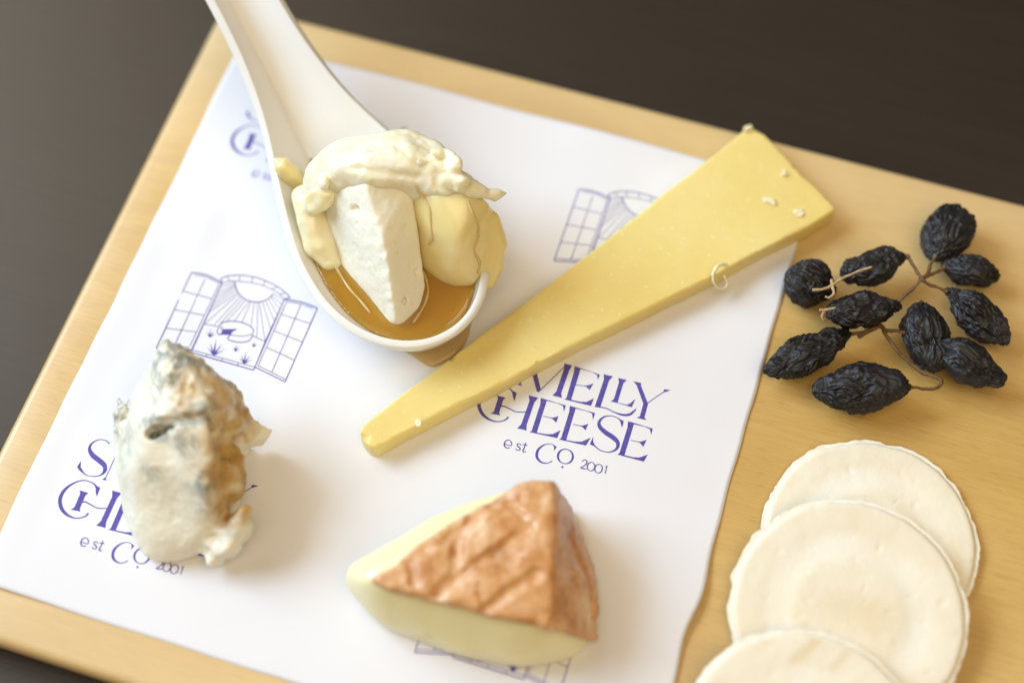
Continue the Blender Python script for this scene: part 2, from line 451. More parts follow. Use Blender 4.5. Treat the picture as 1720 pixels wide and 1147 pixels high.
def build_paper():
    nx, ny = 150, 152
    u, v = np.meshgrid(np.linspace(PX0, PX1, nx), np.linspace(PY0, PY1, ny), indexing='ij')
    x, y = paper_xy(u, v); z = paper_z(u, v)
    top = np.stack([x, y, z], -1).reshape(-1, 3); bot = top - np.array([0, 0, .09])
    F = []
    N = nx * ny
    for i in range(nx - 1):
        for j in range(ny - 1):
            a = i * ny + j; q = (a, a + ny, a + ny + 1, a + 1); F.append(q); F.append(tuple(k + N for k in q[::-1]))
    rim = [i * ny for i in range(nx)] + [(nx-1)*ny + j for j in range(1, ny)] + [i*ny + ny-1 for i in range(nx-2, -1, -1)] + [j for j in range(ny-2, 0, -1)]
    for a, b in zip(rim, rim[1:] + rim[:1]): F.append((b, a, a + N, b + N))
    o = mesh('paper_sheet', np.vstack([top, bot]), F, None, mat_paper(), True)
    return tag(o, 'white sheet of paper printed with violet lettering and windows on the board', 'paper')
paper = build_paper()

# ---- printed ornaments: strokes and fills drawn on a design sheet, then laid on the paper
class Print:
    def __init__(s, conv): s.V = []; s.F = []; s.conv = conv
    def poly(s, P):
        P = [tuple(p) for p in P]
        bm = bmesh.new(); vs = [bm.verts.new((p[0], p[1], 0)) for p in P]
        try: f = bm.faces.new(vs)
        except ValueError: bm.free(); return
        r = bmesh.ops.triangulate(bm, faces=[f]); bm.verts.index_update()
        b = len(s.V); s.V += [(v.co.x, v.co.y) for v in bm.verts]
        s.F += [tuple(b + v.index for v in f.verts) for f in bm.faces]; bm.free()
    def stroke(s, P, wd, n=1, close=False):
        """ribbon along a polyline; wd number or list (widths at the points); n>1 smooths"""
        P = np.asarray(P, float); W = np.ones(len(P)) * wd
        if n > 1:
            A = catmull(np.c_[P, W], n); P = A[:, :2]; W = np.maximum(A[:, 2], .5)
        T = np.gradient(P, axis=0); T /= np.linalg.norm(T, axis=1)[:, None] + 1e-9
        Nn = np.c_[-T[:, 1], T[:, 0]]
        b = len(s.V); m = len(P)
        s.V += [tuple(q) for q in P + Nn * W[:, None] / 2] + [tuple(q) for q in P - Nn * W[:, None] / 2]
        s.F += [(b + i, b + i + 1, b + m + i + 1, b + m + i) for i in range(m - 1)]
    def line(s, a, b, wd): s.stroke([a, ((a[0]+b[0])/2, (a[1]+b[1])/2), b], wd)
    def lay(s, name, dx, dy):
        V = np.array([s.conv(*p) for p in s.V]); V[:, 0] += dx; V[:, 1] += dy
        z = paper_z(V[:, 0], V[:, 1]) + .035
        F = []
        for f in s.F:
            p = V[list(f)]; a = sum(p[i][0] * p[(i+1) % len(f)][1] - p[(i+1) % len(f)][0] * p[i][1] for i in range(len(f)))
            F.append(f if a > 0 else f[::-1])
        # duplicate pen crossings sit a hair apart so they never share a plane
        V = np.c_[V, z + (np.arange(len(V)) % 7) * 0.0006]
        return mesh(name, V, F, paper, INK, False)
DU, DV = 92.0, 56.84
def logo():
    p = Print(lambda X, Y: at(770 + X / 4.3, 590 + Y / 4.3)[:2])
    B = lambda X, Y: tuple(_b2a(X, Y))
    def _b2a(X, Y):                       # the S and the M's first leg are drawn from the neighbouring print
        q = at(80 + X / 4.247, 720 + Y / 4.247); q = q + np.array([DU, DV, 0])
        d = (q - CAM_LOC) @ RM; px = 860 + FPX * d[0] / -d[2]; py = 573.5 - FPX * d[1] / -d[2]
        return (px - 770) * 4.3, (py - 590) * 4.3
    def serif_stem(t0, t1, b0, b1, foot0=None, foot1=None, head0=None, head1=None):
        """stem quad with optional bracketed serifs: t0,t1 top corners; b0,b1 bottom corners"""
        t0, t1, b0, b1 = map(np.array, (t0, t1, b0, b1)); t0 = t0.astype(float)
        L = [t0 + (b0 - t0) * k for k in np.linspace(0, 1, 9)]; R = [t1 + (b1 - t1) * k for k in np.linspace(0, 1, 9)]
        b = len(p.V); p.V += [tuple(q) for q in L] + [tuple(q) for q in R]
        p.F += [(b+i, b+i+1, b+9+i+1, b+9+i) for i in range(8)]
        def tri(a, corner, along):
            p.poly([a, corner, along])
        dn0 = t0 + (b0 - t0) * .16; dn1 = t1 + (b1 - t1) * .16; up0 = t0 + (b0 - t0) * .86; up1 = t1 + (b1 - t1) * .86
        if head0 is not None: tri(head0, t0, dn0)
        if head1 is not None: tri(head1, t1, dn1)
        if foot0 is not None: tri(foot0, b0, up0)
        if foot1 is not None: tri(foot1, b1, up1)
    def E(tl, tr, bl, br, arm, term, mid0, mid1, mid2, base, bterm, head):
        serif_stem(tl, tr, bl, br, None, None, head)
        a = np.array(tr, float); e = np.array(arm, float); t = np.array(term, float)
        p.poly([head, arm, term, e + (a - e) * .16 + np.array([0, 10]), e + (a - e) * .42 + np.array([-2, 0]) + np.array([0, 3]), a + np.array([0, 8])])
        m0 = np.array(mid0, float); m1 = np.array(mid1, float); m2 = np.array(mid2, float); mc = (m1 + m2) / 2
        p.stroke([m0, m0 + (mc - m0) * .5, m0 + (mc - m0) * .8], [5, 5, 12]); p.poly([m1, m0 + (mc - m0) * .66 + np.array([1, -3]), m0 + (mc - m0) * .66 + np.array([-1, 4]), m2])
        b = np.array(bl, float); be = np.array(base, float); bt = np.array(bterm, float)
        p.poly([b + np.array([-12, 0]), b + np.array([0, -9]), np.array(br, float) + np.array([0, -6]), b + (be - b) * .55 + np.array([3, -9]), b + (be - b) * .8 + np.array([6, -20]), bt, be])
    # S (from the left print)
    p.stroke([B(448, 118), B(425, 96), B(375, 88), B(325, 112), B(305, 152), B(325, 196), B(372, 235), B(410, 270), B(415, 308), B(385, 340), B(330, 350), B(275, 335), B(232, 290)],
             [9, 6, 6, 12, 22, 32, 34, 32, 26, 10, 6, 7, 22], 8)
    p.poly([B(215, 284), B(244, 240), B(242, 290), B(252, 316)])
    # M
    m0 = B(466, 262); m1 = B(414, 374)
    d = np.array(m1) - np.array(m0)
    top = np.array(m0) - d * .93
    p.stroke([top, m0, m1], 6); p.poly([B(394, 372), B(416, 358), B(430, 380)])
    dg0 = top
    p.poly([dg0 + np.array([-22, -6]), dg0 + np.array([22, 5]), (596, 292), (577, 306), (566, 300)])
    p.stroke([(582, 300), (680, 205), (775, 112)], 6)
    serif_stem((774, 100), (814, 110), (695, 334), (731, 343), (678, 330), (746, 348), (764, 98), (822, 112))
    # E L L Y
    E((845, 122), (884, 132), (776, 358), (812, 366), (1022, 180), (1006, 216), (846, 254), (975, 244), (946, 291), (956, 405), (978, 350), (838, 117))
    serif_stem((1062, 180), (1098, 188), (984, 410), (1022, 418), None, None, (1048, 174), (1115, 190))
    p.stroke([(984, 408), (1060, 420), (1120, 448), (1180, 468), (1235, 466), (1278, 432)], [8, 8, 8, 14, 18, 10], 6); p.poly([(1232, 460), (1288, 418), (1266, 454)])
    serif_stem((1166, 206), (1198, 214), (1116, 376), (1147, 384), (1100, 374), None, (1152, 202), (1216, 218))
    p.poly([(1112, 373), (1148, 380), (1215, 396), (1240, 385), (1277, 354), (1250, 414)])
    serif_stem((1276, 230), (1308, 236), (1334, 388), (1368, 388), None, None, (1262, 227), (1318, 240))
    serif_stem((1334, 388), (1368, 388), (1304, 494), (1338, 502), (1286, 490), (1356, 506))
    p.stroke([(1356, 390), (1430, 336), (1500, 290)], 6); p.poly([(1484, 282), (1530, 289), (1496, 302), (1478, 306)])
    # C H
    p.stroke([B(368, 445), B(330, 398), B(260, 378), B(185, 402), B(125, 450), B(95, 515), B(108, 580), B(150, 625), B(210, 646), B(268, 635), B(298, 612)],
             [20, 8, 7, 12, 22, 26, 24, 16, 8, 9, 14], 8)
    p.poly([B(348, 412), B(382, 430), B(358, 494), B(350, 468)])
    serif_stem((292, 330), (330, 340), (250, 460), (290, 468), (232, 458), (302, 472), (278, 326), (342, 346))
    p.stroke([(292, 412), (325, 404), (370, 424), (420, 446), (490, 448)], [7, 9, 8, 7, 7], 6)
    serif_stem((526, 332), (562, 341), (442, 568), (480, 577), (424, 565), (492, 582), (508, 326), (577, 346))
    # E E S E
    E((604, 350), (640, 360), (526, 592), (564, 601), (776, 402), (761, 446), (612, 478), (722, 478), (706, 526), (712, 636), (737, 580), (594, 346))
    E((812, 408), (848, 417), (738, 646), (776, 656), (986, 456), (971, 506), (826, 538), (937, 534), (917, 581), (920, 691), (955, 634), (803, 404))
    p.stroke([(1184, 540), (1160, 500), (1110, 478), (1055, 482), (1018, 515), (1020, 555), (1060, 595), (1115, 632), (1150, 672), (1140, 715), (1090, 738), (1030, 728), (985, 695), (960, 660)],
             [16, 8, 6, 10, 20, 28, 33, 34, 28, 18, 8, 7, 9, 20], 8)
    p.poly([(1164, 498), (1193, 514), (1180, 562), (1172, 536)]); p.poly([(948, 682), (972, 628), (972, 668), (990, 700)])
    E((1232, 520), (1268, 529), (1158, 756), (1196, 765), (1402, 567), (1390, 612), (1244, 652), (1358, 648), (1332, 700), (1337, 806), (1366, 754), (1223, 513))
    # est CO 2001
    p.stroke([(335, 676), (380, 688), (383, 668), (366, 648), (342, 655), (331, 680), (344, 702), (372, 704)], [6, 6, 8, 6, 8, 10, 8, 6], 6)
    p.stroke([(455, 686), (438, 674), (424, 680), (430, 694), (445, 706), (442, 720), (425, 720), (412, 710)], [6, 6, 8, 9, 9, 7, 6, 7], 6)
    p.stroke([(486, 668), (475, 705), (465, 726), (476, 734), (488, 730)], [8, 9, 9, 7, 5], 6); p.line((464, 680), (498, 687), 6)
    p.stroke([(704, 702), (675, 680), (640, 678), (600, 695), (570, 730), (568, 775), (598, 808), (640, 816), (678, 800)], [10, 5, 6, 12, 19, 19, 12, 6, 7], 8)
    p.poly([(686, 686), (711, 698), (690, 728), (690, 706)])
    el = [(772 + 54 * math.cos(a) * .97 + 52 * math.sin(a) * -.26 , 768 + 54 * math.cos(a) * .26 + 52 * math.sin(a) * .97) for a in np.linspace(0, 2 * math.pi, 41)]
    p.stroke(el, [6 + 10 * abs(math.cos(a + .1)) ** 2 for a in np.linspace(0, 2 * math.pi, 41)])
    p.poly([(750 + 8 * math.cos(a), 844 + 8 * math.sin(a)) for a in np.linspace(0, 2 * math.pi, 13)[:-1]])
    p.stroke([(893, 806), (908, 794), (925, 800), (926, 818), (905, 838), (882, 851), (912, 858), (924, 856)], [7, 6, 8, 9, 7, 7, 8, 6], 6)
    for cx, cy in ((957, 842), (1011, 857)):
        p.stroke([(cx + 27 * math.cos(a) * .97 - 31 * math.sin(a) * .26, cy + 27 * math.cos(a) * .26 + 31 * math.sin(a) * .97) for a in np.linspace(0, 2 * math.pi, 25)], [5 + 4 * abs(math.cos(a)) for a in np.linspace(0, 2 * math.pi, 25)])
    p.line((1073, 836), (1058, 892), 7); p.line((1056, 846), (1073, 837), 4)
    return p
def window_print():
    p = Print(lambda X, Y: at(260 + X / 5.213, 440 + Y / 5.213)[:2])
    L1, L2 = 8.5, 6.2
    lerp = lambda a, b, t: (a[0] + (b[0] - a[0]) * t, a[1] + (b[1] - a[1]) * t)
    # shutters: outer corners TL TR BR BL
    def shutter(TL, TR, BR, BL, arch):
        top = [lerp(TL, TR, t) for t in np.linspace(0, 1, 9)]
        top = [(x + arch * .25 * math.sin(math.pi * t), y - arch * math.sin(math.pi * t)) for (x, y), t in zip(top, np.linspace(0, 1, 9))]
        p.stroke(top, L1 + 2); p.stroke([(x - 4, y + 18) for x, y in top[1:-1]], L2)
        for a, b in ((TL, BL), (TR, BR), (BL, BR)): p.line(a, b, L1)
        iL = lambda t: lerp(TL, BL, t); iR = lambda t: lerp(lerp(TL, TR, .9), lerp(BL, BR, .9), t)
        for t in (.245, .49, .735): p.line(iL(t), iR(t), L2)
        p.line(iL(.965), iR(.965), L2)
        p.line(lerp(iL(.03), iR(.03), .52), lerp(iL(.965), iR(.965), .52), L2)
    shutter((325, 105), (592, 195), (325, 780), (18, 765), 22)
    p.line((570, 195), (310, 750), L2)
    # the right shutter is the mirror one: its double line is on the inner side
    TL, TR, BR, BL = (1135, 338), (1425, 412), (1143, 1055), (880, 930)
    top = [(lerp(TL, TR, t)[0], lerp(TL, TR, t)[1] - 16 * math.sin(math.pi * t)) for t in np.linspace(0, 1, 9)]
    p.stroke(top, L1 + 2); p.stroke([(x - 3, y + 18) for x, y in top[1:-1]], L2)
    for a, b in ((TL, BL), (TR, BR), (BL, BR)): p.line(a, b, L1)
    p.line((1160, 350), (908, 918), L2); p.line((908, 918), (1150, 1035), L2)
    for t in (.205, .45, .695): p.line(lerp((1162, 345), (900, 935), t), lerp(TR, BR, t + .02 * t), L2)
    p.line((1280, 385), (1028, 972), L2)
    # arch of stones
    o = catmull([(578, 158), (640, 132), (745, 124), (860, 138), (970, 172), (1075, 225), (1150, 280), (1188, 322)], 5)
    i = catmull([(592, 192), (660, 176), (745, 178), (850, 190), (950, 215), (1030, 250), (1095, 292), (1140, 332)], 5)
    p.stroke(o, L1); p.stroke(i, L2)
    for k in range(0, len(o), 5): p.line(o[k], i[min(k, len(i) - 1)], L1 if k in (0, len(o) - 1) else L2)
    # sun and rays
    sun = catmull([(705, 182), (710, 225), (738, 285), (790, 332), (860, 356), (930, 356), (995, 330), (1040, 285)], 5); p.stroke(sun, L1)
    ends = [(585, 225), (566, 275), (545, 315), (522, 365), (500, 410), (478, 450), (446, 548), (525, 558), (580, 545), (635, 524), (700, 524), (765, 535), (845, 562), (898, 665), (968, 700), (1020, 605), (1050, 525), (1075, 470), (1095, 420), (1115, 380), (1130, 345)]
    for k, e in enumerate(ends):
        s_ = sun[int(round(k * (len(sun) - 1) / (len(ends) - 1)))]; p.line(s_, e, 4.4)
    # opening, horizon, sill
    p.line((592, 195), (332, 780), L2); p.line((1135, 338), (968, 705), L2); p.line((968, 705), (882, 925), L2)
    p.line((440, 553), (560, 575), L2); p.line((862, 655), (968, 705), L2)
    p.line((330, 780), (880, 930), L2); p.line((318, 800), (868, 956), L1 + 1); p.line((868, 956), (882, 928), L1); p.line((318, 800), (330, 778), L2)
    for t in (.24, .49, .74): p.line(lerp((330, 780), (880, 930), t), lerp((318, 800), (868, 956), t), L2)
    # cheese wheel
    e = lambda cx, cy, a, b, th, t0, t1, n=24: [(cx + a * math.cos(t) * math.cos(th) - b * math.sin(t) * math.sin(th), cy + a * math.cos(t) * math.sin(th) + b * math.sin(t) * math.cos(th)) for t in np.linspace(t0, t1, n)]
    p.stroke(e(720, 592, 150, 62, .16, 0, 2 * math.pi * .47) , L2); p.stroke(e(720, 592, 150, 62, .16, math.pi, 2 * math.pi), L1)
    p.line((572, 562), (548, 610), L2); p.stroke([(548, 610), (556, 638), (585, 650)], L1)
    p.stroke([(668, 645), (642, 685), (720, 710), (800, 708), (840, 685), (862, 645)], L1, 4)
    p.stroke([(585, 568), (600, 597)], L2)
    p.poly([(600, 597), (725, 594), (682, 622), (660, 648), (575, 645), (588, 622)])
    # grass tufts
    for cx, cy, s_ in ((484, 668, .75), (520, 826, 1.35), (708, 792, .6), (786, 900, 1.0), (867, 752, .5)):
        for dx, dy in ((-45, -55), (-25, -80), (15, -105), (55, -75), (75, -40)):
            p.poly([(cx - 9 * s_, cy - 4), (cx + dx * s_, cy + dy * s_), (cx + 9 * s_, cy)])
        p.poly([(cx - 14 * s_, cy - 10 * s_), (cx, cy - 32 * s_), (cx + 14 * s_, cy - 8 * s_), (cx, cy + 4 * s_)])
    return p
lg = logo(); wn = window_print()
for dx, dy in ((0, 0), (-DU, -DV), (-DU, DV)): lg.lay('printed_lettering', dx, dy)
for dx, dy in ((0, 0), (DU, DV), (DU, -DV)): wn.lay('printed_window', dx, dy)

# ------------------------------------------------------------------ porcelain spoon
AX = np.array([-.753, .658, 0]); AN = np.array([.658, .753, 0])
SO = AX * 4.0 + AN * -17.3                       # the tip of the bowl on the paper plane
HW = np.array([(0, .05), (1, 5.6), (3.5, 10.2), (8, 15), (13, 18.5), (20, 21), (28, 22), (38, 21.4), (48, 19.2), (60, 15.8), (74, 11.4), (90, 8.5), (106, 7.6), (125, 7.8), (142, 8.4)])
RZ = np.array([(0, 16.6), (10, 16.8), (30, 17.4), (48, 18.4), (60, 20.4), (74, 25), (90, 31.5), (106, 38.5), (125, 46), (142, 50)])
FZ = np.array([(0, 16.4), (1, 13.0), (3.5, 8.4), (8, 4.9), (13, 3.6), (20, 3.2), (36, 3.2), (46, 4.6), (56, 8.6), (64, 12), (74, 15.6), (90, 21.5), (106, 28.5), (125, 36), (142, 40.5)])
def crv(T, s):
    # monotone-ish smooth interpolation
    x, y = T[:, 0], T[:, 1]; m = np.gradient(y, x); i = np.clip(np.searchsorted(x, s) - 1, 0, len(x) - 2)
    h = x[i+1] - x[i]; t = np.clip((s - x[i]) / h, 0, 1)
    d = (y[i+1] - y[i]) / h
    lim = lambda mm: np.where(mm * d <= 0, 0, np.sign(d) * np.minimum(np.abs(mm), 3 * np.abs(d)))
    m0, m1 = lim(m[i]), lim(m[i+1])
    return (1+2*t)*(1-t)**2*y[i] + t*(1-t)**2*h*m0 + t*t*(3-2*t)*y[i+1] + t*t*(t-1)*h*m1
def half_w(s):
    x = np.clip((28 - s) / 28, 0, 1); return np.where(s < 28, 22 * np.sqrt(np.maximum(1 - x * x, 1e-6)), crv(HW, np.maximum(s, 28)))
def floor_z(s):
    x = np.clip((28 - s) / 28, 0, 1); return np.where(s < 28, 3.2 + 13.4 * x ** 7, crv(FZ, np.maximum(s, 28)))
def spoon_pt(s, t):
    """inner surface of the spoon: s mm from the tip, t -1..1 across"""
    s = np.asarray(s, float); t = np.asarray(t, float)
    hw, rz, fz = half_w(s), crv(RZ, s), floor_z(s)
    k = sstep(42, 72, s)                                  # bowl -> channel
    off = -.32 * k
    tt = np.where(t > off, (t - off) / (1 - off), (t - off) / (1 + off))
    a = np.abs(tt)
    pb = a ** 2.5; pc = np.sqrt(a * a * .93 + .0003) - .017 + .07 * a ** 4; pc = pc / (math.sqrt(.93 + .0003) - .017 + .07)
    prof = pb * (1 - k) + pc * k
    z = fz + (rz - fz) * prof
    return SO + AX * s[..., None] + AN * (t * hw)[..., None] + np.array([0, 0, 1.0]) * z[..., None]
def bowl_z(P):
    """inner floor height under points P"""
    q = P[..., :2] - SO[:2]; s = q @ AX[:2]; l = q @ AN[:2]
    hw = half_w(np.clip(s, 0, 142)); t = l / np.maximum(hw, .05)
    pt = spoon_pt(np.clip(s, 0, 142), np.clip(t, -1, 1))
    return pt[..., 2], np.maximum(np.abs(l) - hw, -s)
def build_spoon():
    ss = np.linspace(28, 142, 60)
    tt = np.sin(np.linspace(-1, 1, 57) * math.pi / 2) * .75 + np.linspace(-1, 1, 57) * .25
    g = spoon_pt(*np.meshgrid(ss, tt, indexing='ij'))
    n, m = g.shape[:2]
    V = g.reshape(-1, 3); F = []
    for i in range(n - 1):
        for j in range(m - 1):
            a = i * m + j; F.append((a, a + m, a + m + 1, a + 1))
    nb = len(V); rho = tt[28:]; us = np.linspace(0, math.pi, 61)
    sr = 28 * (1 - np.sin(us)); lr = -22 * np.cos(us)
    s2 = 28 + (sr[:, None] - 28) * rho[None]; l2 = lr[:, None] * rho[None]
    g2 = spoon_pt(s2, np.clip(l2 / half_w(s2), -1, 1)); V = np.vstack([V, g2.reshape(-1, 3)]); k = len(rho)
    for i in range(len(us) - 1):
        for j in range(k - 1):
            a = nb + i * k + j; F.append((a, a + k, a + k + 1, a + 1))
    me_o = mesh('spoon_tmp', V, F, None, None, True)
    bm = bmesh.new(); bm.from_mesh(me_o.data); bmesh.ops.remove_doubles(bm, verts=bm.verts, dist=.00006)
    bmesh.ops.dissolve_degenerate(bm, dist=.00002, edges=bm.edges)
    bmesh.ops.recalc_face_normals(bm, faces=bm.faces)
    up = sum((f.normal.z * f.calc_area() for f in bm.faces), 0.0)
    if up < 0: bmesh.ops.reverse_faces(bm, faces=bm.faces)
    bm.to_mesh(me_o.data); bm.free()
    md = me_o.modifiers.new('s', 'SOLIDIFY'); md.thickness = .0023; md.offset = -1; md.use_even_offset = False
    md = me_o.modifiers.new('b', 'SUBSURF'); md.levels = 1; md.render_levels = 1
    dg = bpy.context.evaluated_depsgraph_get(); me = bpy.data.meshes.new_from_object(me_o.evaluated_get(dg))
    bpy.data.objects.remove(me_o)
    base = SO + AX * 24
    co = np.zeros(len(me.vertices) * 3); me.vertices.foreach_get('co', co); co = co.reshape(-1, 3)
    co[:, 2] = np.maximum(co[:, 2], 0.0006); co -= base * S
    me.vertices.foreach_set('co', co.ravel()); me.update()
    o = bpy.data.objects.new('soup_spoon', me); C.objects.link(o); o.location = Vector(base * S)
    me.materials.clear(); me.materials.append(mat_porcelain()); me.shade_smooth()
    tag(o, 'white porcelain soup spoon holding soft cheese and honey', 'spoon')
build_spoon()

# ------------------------------------------------------------------ honey in the spoon and on the paper
HONEY = mat_honey(); THIN = mat_honey('thin_honey', (.86, .61, .28), .6, 10, 0); STRAND = mat_honey('honey_strand', (.90, .70, .33), .6, 5, 0)
HL = 12.8
def build_honey():
    base = SO + AX * 20 + np.array([0, 0, 3.5])
    root = thing('honey', 'amber honey pooled in the white spoon around the soft cheese', 'honey', base)
    lo = np.array([-75, -22, 2.0]); hi = np.array([5, 45, 15.0])
    g = Grid(lo, hi, .55)
    z, out = bowl_z(g.P)
    top = HL + .9 * np.exp(-np.maximum(z.max() - 0, 0)) + .22 * noise(g.P, 8, 4)
    wall = (z - HL)                                        # meniscus close to the wall
    top = top + .8 * np.exp(-np.abs(wall) / 1.4)
    F = np.maximum((z + .12 - g.P[..., 2]) * .8, g.P[..., 2] - top)
    F = np.maximum(F, out + .3)
    V, Fc = g.mesh(F)
    mesh('pool', V, Fc, root, HONEY, True, base)
    return root, base
honey_root, honey_base = build_honey()
def build_puddle():
    outline = [(560, 520), (600, 556), (640, 568), (662, 583), (690, 597), (712, 612), (728, 618), (748, 610), (770, 596), (786, 570), (792, 545), (800, 515), (780, 470), (700, 450), (610, 470)]
    P = catmull(pts([(x, y, 0) for x, y in outline + outline[:1]]), 6)[:-1]
    c = P.mean(0); base = np.array([c[0], c[1], .3]); V = []; F = []
    prof = [(1.0, .0), (.998, .25), (.985, .6), (.96, .85), (.90, 1.05), (.75, 1.2), (.4, 1.25)]
    n = len(P)
    for k, h in prof:
        for p in P:
            x, y = c[:2] + (p[:2] - c[:2]) * k; V.append((x, y, float(paper_z(x, y)) + .05 + h))
    for k in range(len(prof) - 1):
        for j in range(n): F.append((k*n + j, k*n + (j+1) % n, (k+1)*n + (j+1) % n, (k+1)*n + j))
    F.append(tuple(range(n))[::-1]); F.append(tuple((len(prof)-1)*n + j for j in range(n)))
    o = mesh('honey_puddle', V, F, None, THIN, True, base)
    bm = bmesh.new(); bm.from_mesh(o.data); bmesh.ops.recalc_face_normals(bm, faces=bm.faces); bm.to_mesh(o.data); bm.free()
    tag(o, 'honey spilled on the paper in front of the spoon bowl', 'honey')
build_puddle()

# ------------------------------------------------------------------ soft white cheese in the spoon
def build_soft():
    base = at(660, 430, 12); base[2] = 6
    root = thing('soft_cheese', 'creamy white soft cheese with torn rind heaped in the spoon', 'cheese', base)
    # chalky wedge
    H = pts([(612, 308, 37.5), (640, 395, 32), (651, 450, 27), (660, 510, 20), (664, 540, 15), (668, 553, 9), (545, 316, 28), (545, 372, 17), (554, 415, 13), (585, 470, 10), (640, 541, 9),
             (690, 312, 33), (700, 380, 24), (707, 440, 18), (716, 485, 13.5), (708, 520, 12), (690, 549, 9), (600, 330, 8), (690, 420, 6)])
    lo, hi = H.min(0) - 3, H.max(0) + 3; g = Grid(lo, hi, .42)
    F = sd_hull(g.P, H, .5) + .30 * fbm(g.P, 10, 2, 2) + .10 * fbm(g.P, 2.2, 8, 3, .6)
    rg = sd_cap(g.P, pts([(625, 350, 36), (638, 420, 30), (640, 470, 25), (655, 510, 20)]), .5)
    F = F + .55 * np.exp(-(np.maximum(rg, 0) / 1.6) ** 2) * (.4 + noise(g.P, 3.0, 31))          # crumbly ridge
    for c, r in (((632, 425, 29), 1.4), ((596, 352, 30.5), 1.2), ((706, 458, 18.5), 1.2), ((676, 505, 17), 1.0)):
        F = smax(F, -(sd_ell(g.P, at(*c), (r * 1.5, r, r * 1.2)) + .3 * noise(g.P, 1.5, 6)), .4)
    V, Fc = g.mesh(F); mesh('chalky_wedge', V, Fc, root, mat_chalk(), True, base)
    # runny lobes
    run = mat_runny()
    H = pts([(680, 310, 33), (730, 305, 36), (790, 322, 35), (826, 328, 32), (836, 365, 26), (834, 410, 20), (822, 455, 15.5), (798, 480, 12.5), (762, 492, 10), (735, 484, 10), (710, 452, 11), (695, 400, 18), (772, 400, 30.5), (775, 440, 24.5), (700, 420, 5), (790, 430, 6)])
    lo, hi = H.min(0) - 4, H.max(0) + 4; lo[2] = 5; g = Grid(lo, hi, .5)
    F = sd_hull(g.P, H, 2.4) - .4 + 1.1 * noise(g.P, 14, 12) + .25 * noise(g.P, 5, 13)
    ov = sd_cap(g.P, pts([(828, 372, 25), (836, 410, 20), (832, 448, 15), (822, 478, 11.5)]), [2.0, 2.6, 2.4, 1.4]) + .5 * noise(g.P, 5, 16)
    F = smin(F, ov, 3.0)
    z, out = bowl_z(g.P); F = blur(smax(F, np.where(out < 0, z - .3 - g.P[..., 2], -9), .5), 2)
    V, Fc = g.mesh(F); mesh('runny_lobe', V, Fc, root, run, True, base)
    # left lobe
    cpl = pts([(512, 330, 21), (522, 372, 18.5), (535, 410, 15), (552, 440, 12.5)])
    lo, hi = cpl.min(0) - 9, cpl.max(0) + 9; lo[2] = 4; hi[2] = 36; hi[0] += 4; g = Grid(lo, hi, .5)
    F = smin(sd_cap(g.P, cpl, [3.2, 4.0, 4.2, 2.6]), sd_cap(g.P, pts([(528, 340, 20), (545, 385, 15), (560, 425, 11.5), (572, 450, 10.5)]), [3.5, 4.2, 3.4, 2.0]), 2.5) + .5 * noise(g.P, 7, 14) + .12 * noise(g.P, 2.5, 17)
    F = smin(F, sd_cap(g.P, pts([(512, 350, 22), (530, 340, 26), (545, 328, 28)]), [1.0, 3.0, 3.0]) + .9 * noise(g.P, 3.2, 15), 2.0)
    z, out = bowl_z(g.P); F = smax(F, z - .5 - g.P[..., 2], .5)
    V, Fc = g.mesh(F); mesh('runny_lobe', V, Fc, root, mat_runny('creamy_paste', (.86, .79, .50), (.89, .84, .61)), True, base)
    # torn creamy rind heaped along the back
    top = pts([(541, 316, 29), (576, 308, 34), (612, 302, 38.5), (650, 305, 37.5), (690, 310, 36), (740, 314, 37), (790, 326, 35.5), (826, 332, 33),
               (512, 330, 20), (528, 352, 17), (546, 345, 22), (512, 302, 25), (516, 280, 28), (536, 254, 31), (572, 230, 33.5), (622, 218, 35), (682, 219, 36), (726, 233, 36.5), (760, 256, 37), (780, 284, 36.5), (806, 310, 34.5),
               (566, 280, 38), (620, 264, 40.5), (680, 262, 41), (735, 278, 40),
               (560, 330, 12), (640, 300, 8), (740, 320, 10), (800, 340, 18), (560, 290, 14), (640, 260, 16), (730, 270, 20)])
    lip = pts([(770, 300, 35.5), (800, 322, 33.5), (828, 326, 31.5), (845, 321, 31)])
    lo = top.min(0) - 4; hi = top.max(0) + 5; hi[0] += 4; lo[2] = 6
    g = Grid(lo, hi, .5); P = g.P
    wp = P + np.stack([noise(P, 9, 41), noise(P, 9, 42), noise(P, 9, 43)], -1) * 1.6
    F = sd_hull(wp, top, 1.6) - .3
    F = smin(F, sd_cap(wp, lip, [3.0, 2.4, 1.7, .7]), 1.0)
    for c, r in (((765, 280, 39), 2.6), ((748, 262, 39.5), 2.2), ((731, 258, 40.5), 1.7), ((706, 275, 41), 1.5), ((778, 300, 37.5), 2.5), ((752, 300, 37), 1.7), ((800, 318, 34.5), 1.6), ((540, 305, 33), 1.8)):
        F = smin(F, sd_ell(wp, at(*c), (r, r * .9, r * .9)), .6)
    rgt = sstep(at(700, 290, 36)[0], at(770, 300, 36)[0], P[..., 0])
    F = F - (.5 + .7 * rgt) * (np.abs(noise(P, 6.5, 44)) - .28) + (.12 + .3 * rgt) * fbm(P, 2.2, 46, 2)
    for ln in ([(618, 250, 41), (608, 275, 41), (598, 298, 38.5)], [(540, 285, 35), (560, 268, 37), (585, 262, 38.5)], [(660, 238, 40), (672, 262, 41.5), (700, 280, 41)], [(575, 290, 38), (620, 294, 39.5), (660, 290, 40), (700, 296, 39)], [(730, 292, 39), (742, 312, 37), (770, 325, 35)], [(650, 240, 40), (690, 262, 41), (720, 285, 40)]):
        F = smax(F, -(sd_cap(wp, pts(ln), .7)), 1.2)
